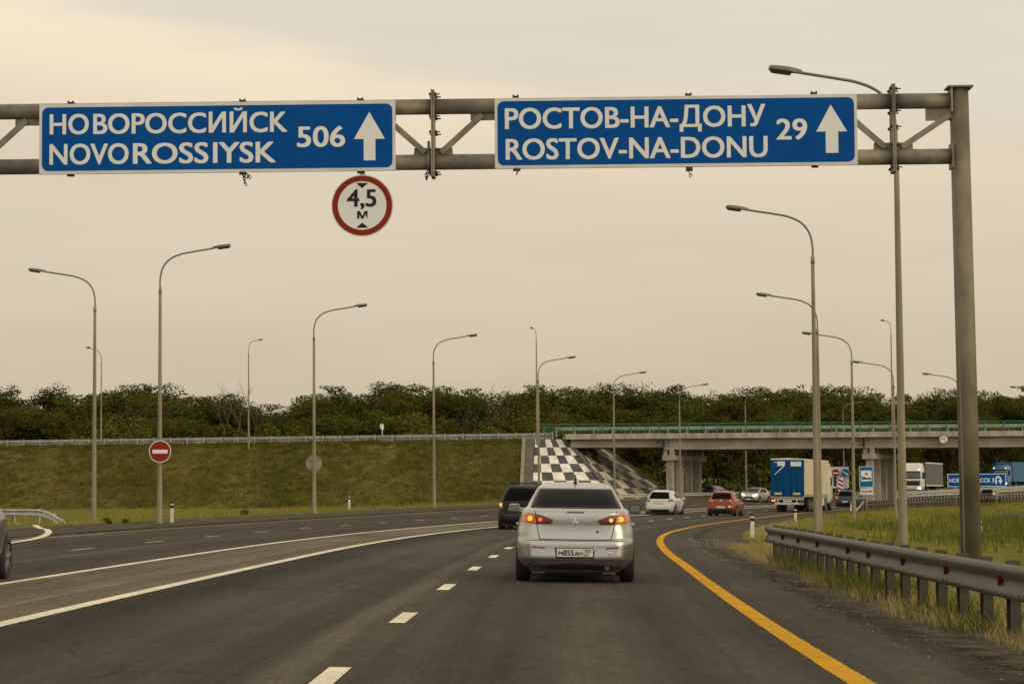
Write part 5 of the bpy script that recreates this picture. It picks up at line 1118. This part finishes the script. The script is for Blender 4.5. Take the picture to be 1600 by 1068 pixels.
def leaf_clump(rn, mb, c, rx, rz, n, s):
    for _ in range(n):
        while True:
            p = Vector((rn.uniform(-1, 1), rn.uniform(-1, 1), rn.uniform(-1, 1)))
            if .25 < p.length < 1: break
        q = Vector((c.x + p.x * rx, c.y + p.y * rx, c.z + p.z * rz)); nrm = (Vector((p.x * .5, p.y * .5, .55 + p.z * .6)) + Vector((rn.gauss(0, .45), rn.gauss(0, .45), rn.gauss(0, .35)))).normalized()
        a = nrm.cross(Vector((rn.gauss(0, 1), rn.gauss(0, 1), rn.gauss(0, 1)))).normalized(); b = nrm.cross(a); k = s * rn.uniform(.6, 1.35); l = k * rn.uniform(.45, .8)
        mb.add([q - a * k, q + b * l - a * k * .1, q + a * k, q - b * l + a * k * .1], [(0, 1, 2, 3)])
def tree_meshes(seed, kind):
    """trunk and crown of a tree about 10 m high"""
    rn = random.Random(seed); tk = MB(); cr = MB(); H = 10.0; tips = []
    def limb(p, d, ln, r, lev):
        pts = [p]; n = 5; q = p.copy(); dd = d.copy()
        for i in range(n):
            dd = (dd + Vector((rn.gauss(0, .13), rn.gauss(0, .13), rn.gauss(.03 if lev else .02, .07)))).normalized(); q = q + dd * ln / n; pts.append(q.copy())
        tk.tube(pts, [r * (1 - .55 * i / n) for i in range(n + 1)], 6 if lev < 2 else 4, False)
        if lev >= (2 if kind != 'bare' else 4): tips.append((pts[-1], dd)); tips.append((pts[3], dd)); return
        m = rn.randint(3, 4) if lev < 2 else 3
        for j in range(m):
            a = 2 * math.pi * (j + rn.random()) / m; side = Vector((math.cos(a), math.sin(a), 0)); up = .75 if kind == 'tall' else .5
            nd_ = (dd * .55 + side * rn.uniform(.45, .85) + Vector((0, 0, up * rn.uniform(.3, 1)))).normalized(); limb(pts[-1 if j else -2], nd_, ln * rn.uniform(.55, .8), r * .45, lev + 1)
        tips.append((pts[-1], dd))
    nst = rn.randint(1, 2) if kind != 'bushy' else 3
    for sidx in range(nst):
        a = rn.uniform(0, 6.28); lean = Vector((math.cos(a) * .16, math.sin(a) * .16, 1)).normalized(); limb(Vector((.3 * sidx, .2 * sidx, -.5)), lean, rn.uniform(4.2, 5.2) if kind != 'bushy' else 2.4, (.30 if kind == 'bare' else .19) if nst == 1 else .13, 0)
    if kind == 'bare': return tk, None
    zt = max(t.z for t, _ in tips); k = 9.4 / zt
    for arr in (tk,): arr.v = [(x * k, y * k, z * k) for x, y, z in arr.v]
    for (t, d) in tips:
        t = t * k; r = rn.uniform(.65, 1.25)
        if kind == 'locust': leaf_clump(rn, cr, t + Vector((0, 0, .15)), r * 1.25, r * .5, 170, .105)
        else: leaf_clump(rn, cr, t, r * 1.15, r * .8, 190, .105)
        for _ in range(2): leaf_clump(rn, cr, t + Vector((rn.gauss(0, .8), rn.gauss(0, .8), rn.uniform(-.9, .55))), .45, .25, 26, .10)
    low = {'locust': (3.0, 26), 'tall': (2.0, 30), 'bushy': (.3, 46)}[kind]
    for _ in range(low[1]):                                  # lower and inner sprays
        a = rn.uniform(0, 6.28); rr = rn.uniform(.3, 2.6); leaf_clump(rn, cr, Vector((math.cos(a) * rr, math.sin(a) * rr, rn.uniform(low[0], 6.5))), rn.uniform(.5, 1.0), rn.uniform(.4, .8), 110, .11)
    return tk, cr
TREES = {}
for kind, nvar, lm in (('locust', 5, LEAF), ('tall', 4, LEAF), ('bushy', 4, OLIVE)):
    for i in range(nvar):
        tk, cr = tree_meshes(100 * len(TREES) + i, kind); TREES.setdefault(kind, []).append((tk.mesh('trunk', BARK), cr.mesh('crown', lm)))
TOPS = {c.name: float(np.percentile([v.co.z for v in c.vertices], 99.2)) for l in TREES.values() for _, c in l}
bare = []
for i in range(2): tk, _ = tree_meshes(900 + i, 'bare'); bare.append(tk.mesh('trunk', BAREM))
SKY_PX = [(-80, 605), (0, 603), (40, 606), (85, 594), (120, 612), (175, 601), (205, 622), (240, 618), (275, 616), (300, 620), (340, 616), (372, 622), (400, 628), (430, 632), (470, 622), (510, 616), (545, 612), (590, 601), (625, 612), (660, 608), (705, 606), (735, 617), (770, 604), (800, 612), (850, 602), (890, 597), (930, 604), (965, 616), (1005, 605), (1040, 604), (1080, 609), (1115, 614), (1150, 605), (1190, 612), (1235, 612), (1280, 607), (1320, 607), (1350, 617), (1372, 640), (1395, 630), (1430, 616), (1460, 607), (1490, 612), (1540, 616), (1570, 612), (1620, 610), (1700, 612)]
sky_y = lambda px: float(np.interp(px, [p[0] for p in SKY_PX], [p[1] for p in SKY_PX]))
MARKS = [(20, 'left edge of the view'), (147, 'leftmost tall lamp pole'), (249, 'no entry sign pole'), (388, 'thin embankment lamp'), (491, 'round sign pole'), (597, 'white kilometre marker'), (678, 'lamp left of the black car'), (842, 'lamp at the checkered abutment'), (960, 'lamp before the abutment'), (1063, 'lamp at the first columns'), (1166, 'lamp left of the lorry'), (1274, 'paired lamp poles'), (1334, 'lamp by the hospital sign'), (1405, 'nearest lamp pole'), (1510, 'gantry post'), (1595, 'right edge of the view')]
used_labels = {}
ORD = ['', 'second ', 'third ', 'fourth ', 'fifth ', 'sixth ', 'seventh ', 'eighth ', 'ninth ']
def where(px, desc):
    m = min(MARKS, key=lambda q: abs(q[0] - px)); side = 'left of' if px < m[0] else 'right of'
    if m[0] == 20: side = 'at'
    if m[0] == 1595: side = 'at'
    key = (desc, m[1], side); n = used_labels.get(key, 0); used_labels[key] = n + 1
    return f"{desc}, {ORD[n]}{'one ' if n else ''}{side} the {m[1]}"
LINE = [(-105, 296), (-45, 276), (0, 266), (22, 272)] + [tuple(road_pt(yy, 34)[:2]) for yy in range(266, 400, 12)]
lx = np.array([p[0] for p in LINE], float); ly = np.array([p[1] for p in LINE], float)
rt = random.Random(77); first = {}
def put_tree(kind, x, y, ztop, label, group, wide=1.0):
    z = gz(x, y) - .1; h = max(3.0, ztop - z); i = rt.randrange(len(TREES[kind])); h *= 10.0 / TOPS[TREES[kind][i][1].name]
    o = thing('tree', label, 'tree', (x, y, z), (0, 0, rt.uniform(0, 6.28)), group); s = h / 10.0; o.scale = (s * wide * rt.uniform(.9, 1.2), s * wide * rt.uniform(.9, 1.2), s)
    link('trunk', TREES[kind][i][0], o); link('crown', TREES[kind][i][1], o); return o
DESC = {'locust': 'dark feathery tree', 'tall': 'dark dense tree', 'bushy': 'low olive bushy tree'}
for row, (off, step, drop) in enumerate(((0, 46, 26), (9, 44, 9), (19, 64, 0))):
    px = -60 + row * 17
    while px < 1690:
        # where the line of this row crosses that pixel column
        best = None
        for kx in np.linspace(-105, 150, 700):
            yy = float(np.interp(kx, lx, ly)) + off; u = to_px((kx, yy, 3))[0]
            if best is None or abs(u - px) < best[0]: best = (abs(u - px), kx, yy)
        _, x, y = best; y += rt.uniform(-2, 2)
        u = px + rt.uniform(-6, 6)
        top = sky_y(u) + (rt.uniform(0, 10) if row else rt.uniform(6, 34)) + drop
        if row == 2: top = sky_y(u) + rt.uniform(0, 16)
        kind = rt.choice(['locust', 'tall', 'bushy', 'bushy']) if row == 0 else rt.choice(['locust', 'locust', 'tall'])
        if row == 0 and kind == 'bushy': top += 10
        zt = at_y(px, top - 7, y).z
        put_tree(kind, x, y, zt, where(px, DESC[kind] + (' in front', ' in mid row', ' behind')[row]), 'trees beyond the embankment and overpass', 1.05 if row else 1.15)
        px += step * rt.uniform(.8, 1.2)
for i, (px, y, top, lab) in enumerate(((368, 272, 594, 'leafless pale tree sticking up left of the thin embankment lamp'), (226, 275, 600, 'leafless bare tree just left of the no entry sign pole'), (772, 268, 597, 'leafless bare tree top left of the lamp at the checkered abutment'))):
    q = at_y(px, 700, y); z = gz(q.x, y); h = at_y(px, top, y).z - z; zt = max(v.co.z for v in bare[i % 2].vertices)
    o = thing('bare_tree', lab, 'tree', (q.x, y, z), (0, 0, i * 1.3), 'leafless trees'); o.scale = (h / zt * .8, h / zt * .8, h / zt); link('trunk', bare[i % 2], o)
# shrubs on the far side of the road, under the overpass and on the crest
bm_ = []
for i in range(4):
    rn = random.Random(300 + i); cr = MB(); tk = MB()
    for _ in range(26):
        a = rn.uniform(0, 6.28); rr = rn.uniform(0, 1.0); leaf_clump(rn, cr, Vector((math.cos(a) * rr, math.sin(a) * rr, rn.uniform(.15, 1.9 - rr * .6))), .45, .35, 34, .13)
    for j in range(5): a = 1.25 * j; tk.tube([(0, 0, -.2), (math.cos(a) * .3, math.sin(a) * .3, .7), (math.cos(a) * .7, math.sin(a) * .7, 1.4)], [.04, .03, .012], 5)
    bm_.append((tk.mesh('stem', BARK), cr.mesh('foliage', BUSHM)))
def shrub(x, y, s, label, z=None):
    o = thing('shrub', label, 'shrub', (x, y, gz(x, y) if z is None else z), (0, 0, rt.uniform(0, 6)), 'shrubs'); o.scale = (s * rt.uniform(.9, 1.25), s, s * rt.uniform(.8, 1.1)); a, b = rt.choice(bm_); link('stem', a, o); link('foliage', b, o)
px = 900
while px < 1600:
    best = min(((abs(to_px((kx, float(np.interp(kx, lx, ly)) - 5, 1))[0] - px), kx) for kx in np.linspace(-20, 150, 500)))
    x = best[1]; y = float(np.interp(x, lx, ly)) - 5 + rt.uniform(-1.5, 1.5); shrub(x, y, rt.uniform(1.1, 2.3), where(px, 'yellow-green shrub under the overpass')); px += rt.uniform(15, 30)
for px in (338, 360, 410, 455, 640, 760):
    q = at_y(px, 690, 247.5); shrub(q.x, 252 + rt.uniform(0, 3), rt.uniform(1.2, 2.0), where(px, 'yellow-green shrub on the embankment crest'), CRZ - .6)

# ---------------------------------------------------------------- grass and weeds
def blade_mat(name, a, b, c):
    m = bpy.data.materials.new(name); m.use_nodes = True; t = m.node_tree; bs = t.nodes['Principled BSDF']; g = nd(t, 'ShaderNodeNewGeometry')
    tc = nd(t, 'ShaderNodeTexCoord'); n = nd(t, 'ShaderNodeTexNoise'); n.inputs['Scale'].default_value = .16; n.inputs['Detail'].default_value = 6; n.inputs['Roughness'].default_value = .65; t.links.new(tc.outputs['Object'], n.inputs[0])
    col = mix_c(t, smooth(t, n.outputs[0], .42, .58), a, b); col = mix_c(t, math_n(t, 'MULTIPLY', g.outputs['Random Per Island'], .7), col, c); t.links.new(col, bs.inputs['Base Color']); bs.inputs['Roughness'].default_value = .7
    bs.inputs['Specular IOR Level'].default_value = .04; return m
DRY = blade_mat('dry_grass', (.32, .245, .085), (.20, .175, .042), (.42, .33, .15)); LUSH = blade_mat('green_grass', (.085, .125, .008), (.25, .205, .042), (.30, .25, .06)); WEED = blade_mat('dark_weed', (.06, .085, .012), (.10, .12, .02), (.16, .15, .035)); SLOPEG = blade_mat('slope_tufts', (.115, .105, .022), (.165, .128, .04), (.085, .092, .016))
def grass(name, pts, mat, h0, h1, nb, spread, wdt, label, bend=.4, seed=0):
    rn = random.Random(seed); v = []; f = []
    P = np.array(pts); Z = ground_z(P[:, 0], P[:, 1]) if P.shape[1] == 2 else P[:, 2]
    for (x, y), z in zip(P[:, :2], Z):
        for _ in range(nb):
            a = rn.uniform(0, 6.28); r = spread * rn.random(); bx, by = x + math.cos(a) * r, y + math.sin(a) * r; h = rn.uniform(h0, h1); t = rn.uniform(0, 6.28); w = wdt * rn.uniform(.6, 1.3); lx_, ly_ = math.cos(a) * bend * h * rn.random(), math.sin(a) * bend * h * rn.random(); cx, cy = math.cos(t) * w, math.sin(t) * w
            o = len(v); v += [(bx - cx, by - cy, z - .03), (bx + cx, by + cy, z - .03), (bx + lx_ * .45 + cx * .7, by + ly_ * .45 + cy * .7, z + h * .6), (bx + lx_ * .45 - cx * .7, by + ly_ * .45 - cy * .7, z + h * .6), (bx + lx_, by + ly_, z + h)]; f += [(o, o + 1, o + 2, o + 3), (o + 3, o + 2, o + 4)]
    me = bpy.data.meshes.new(name); me.from_pydata(v, [], f); me.materials.append(mat); me.update(); o = link(name, me); tag(o, label, 'grass', kind='stuff'); return o
rg = random.Random(5)
def clumps(n, y0, y1, d0, d1, k, sp):
    """points gathered in tussocks"""
    out = []; cs = [(y0 + (y1 - y0) * rg.random() ** 1.3, d0 + (d1 - d0) * rg.random(), rg.uniform(.5, 1.5)) for _ in range(k)]
    for _ in range(n):
        c = rg.choice(cs); p = road_pt(c[0] + rg.gauss(0, sp * c[2] * 1.6), min(max(c[1] + rg.gauss(0, sp * c[2] * .5), min(d0, d1) - .3), max(d0, d1) + .12)); out.append((p.x, p.y))
    return out
def strip_pts(n, y0, y1, d0, d1, pw=1.0):
    out = []
    for _ in range(n):
        yy = y0 + (y1 - y0) * rg.random() ** pw; p = road_pt(yy, d0 + (d1 - d0) * rg.random()); out.append((p.x, p.y))
    return out
grass('dry_grass', clumps(1300, 12, 62, -1.75, -2.6, 90, .45) + strip_pts(900, 12, 62, -1.9, -2.8), DRY, .03, .20, 11, .15, .0032, 'dry yellow grass growing along the foot of the near crash barrier', bend=1.1, seed=1)
grass('dry_grass', clumps(1500, 12, 62, -2.4, -5, 110, .5), DRY, .06, .30, 10, .2, .004, 'dry yellow grass behind the near crash barrier', bend=.9, seed=2)
w = []
for (a, b, n) in ((30, 36, 130), (37, 46, 90), (23, 27, 36)): w += strip_pts(n, a, b, -1.85, -2.5)
grass('weeds', w, WEED, .08, .36, 14, .2, .007, 'dark green weeds between the posts of the near crash barrier', bend=1.2, seed=3)
grass('tall_weeds', clumps(900, 55, 150, -7, -26, 26, 2.2), WEED, .15, .6, 10, .5, .02, 'darker green tussocks scattered over the field right of the road', bend=.8, seed=13)
grass('field_grass', strip_pts(6500, 30, 190, -4.5, -34), LUSH, .05, .22, 10, .5, .012, 'tall green grass filling the field right of the road', seed=4)
grass('field_grass', strip_pts(1800, 110, 250, -3.5, -40), LUSH, .10, .42, 8, .7, .025, 'far green grass in front of the far barrier', seed=6)
grass('field_grass', strip_pts(420, 60, 130, -3.0, -4.5), DRY, .06, .24, 8, .25, .008, 'pale grass along the right shoulder', seed=7)
grass('verge_grass', strip_pts(1700, 76, 190, 20.6, 44), blade_mat('verge_blades', (.22, .18, .035), (.15, .15, .022), (.28, .22, .06)), .08, .30, 9, .5, .015, 'yellow-green grass strip at the foot of the embankment', seed=8)
pts = []
for q_ in range(6500):
    x = rg.uniform(-62, 1.0); u = rg.random() if q_ < 5600 else rg.uniform(.9, 1); dy = -10.2 + 10.4 * u; z = np.interp(dy, [-10.4, -9.4, -6, -3, -.9, -.2, .6], [.05, .55, 2.75, 4.7, 6.1, 6.56, CRZ]); pts.append((x, float(CREST(x)) + dy, float(z) - .02))
grass('slope_grass', pts, SLOPEG, .12, .50, 8, .4, .03, 'rough brownish grass tufts on the embankment slope', seed=9)
for i, (px, Y, s, lab) in enumerate(((168, 86, .16, 'small green bush by the roadside right of the leftmost tall lamp'), (196, 87, .13, 'small green bush midway between the two leftmost roadside lamps'), (382, 112, .18, 'small dark bush at the roadside before the round sign back'))):
    q = at_y(px, 810, Y); shrub(q.x, Y, s, lab)
# dense dark growth that closes the gaps low down between the trees
mb = MB(); rn = random.Random(55)
for kx in np.linspace(-105, 120, 420):
    yy = float(np.interp(kx, lx, ly)) + 13 + rn.uniform(-2, 4); z = gz(kx, yy)
    for _ in range(5): leaf_clump(rn, mb, Vector((kx + rn.uniform(-1, 1), yy + rn.uniform(-2, 2), z + rn.uniform(.2, 9.5))), 1.3, 1.1, 24, .30)
tag(mb.build('undergrowth', LEAF), 'dense dark undergrowth filling the gaps low between the trees', 'undergrowth', kind='stuff')
# loose stones on the gravel at the edge of the asphalt
mb = MB(); P = np.array(strip_pts(1700, 11, 75, -.85, -2.3, .8) + strip_pts(250, 60, 130, 17.3, 20)); yr_, d__ = foot(P[:, 0], P[:, 1]); Z = road_z(d__, yr_)
for (x, y), z in zip(P, Z):
    s = rn.uniform(.006, .022) * (1 if y < 60 else 1.6); pts_ = [(x + s * math.cos(a) * rn.uniform(.7, 1.3), y + s * math.sin(a) * rn.uniform(.7, 1.3), z + .004) for a in (0, 1.57, 3.14, 4.71)]
    mb.add(pts_ + [(x + rn.uniform(-.3, .3) * s, y + rn.uniform(-.3, .3) * s, z + s * rn.uniform(.5, 1.1))], [(0, 1, 4), (1, 2, 4), (2, 3, 4), (3, 0, 4)])
tag(mb.build('loose_stones', new_mat('stone', (.20, .17, .13), .9, var=.5, scale=2)), 'loose stones scattered on the gravel shoulder', 'stones', kind='stuff')
# heap of dark earth in the field
mb = MB(); rn = random.Random(2); q = at_y(1583, 800, 118); n = 14; v = [(0, 0, .46)]
for k, (r, h) in enumerate(((.35, .40), (.7, .22), (1.05, -.08))): v += [(r * math.cos(2 * math.pi * j / n) * rn.uniform(.85, 1.15) * 1.25, r * math.sin(2 * math.pi * j / n), h + rn.uniform(-.04, .04)) for j in range(n)]
f = [(0, 1 + j, 1 + (j + 1) % n) for j in range(n)] + [(1 + k * n + j, 1 + (k + 1) * n + j, 1 + (k + 1) * n + (j + 1) % n, 1 + k * n + (j + 1) % n) for k in range(2) for j in range(n)]
o = mb.add(v, f, True).build('earth_heap', new_mat('dark_earth', (.075, .06, .045), .95, var=.3, scale=2, bump=.8, bscale=5)); o.location = (q.x, 118, gz(q.x, 118)); tag(o, 'heap of dark earth in the tall grass right of the gantry post', 'heap')
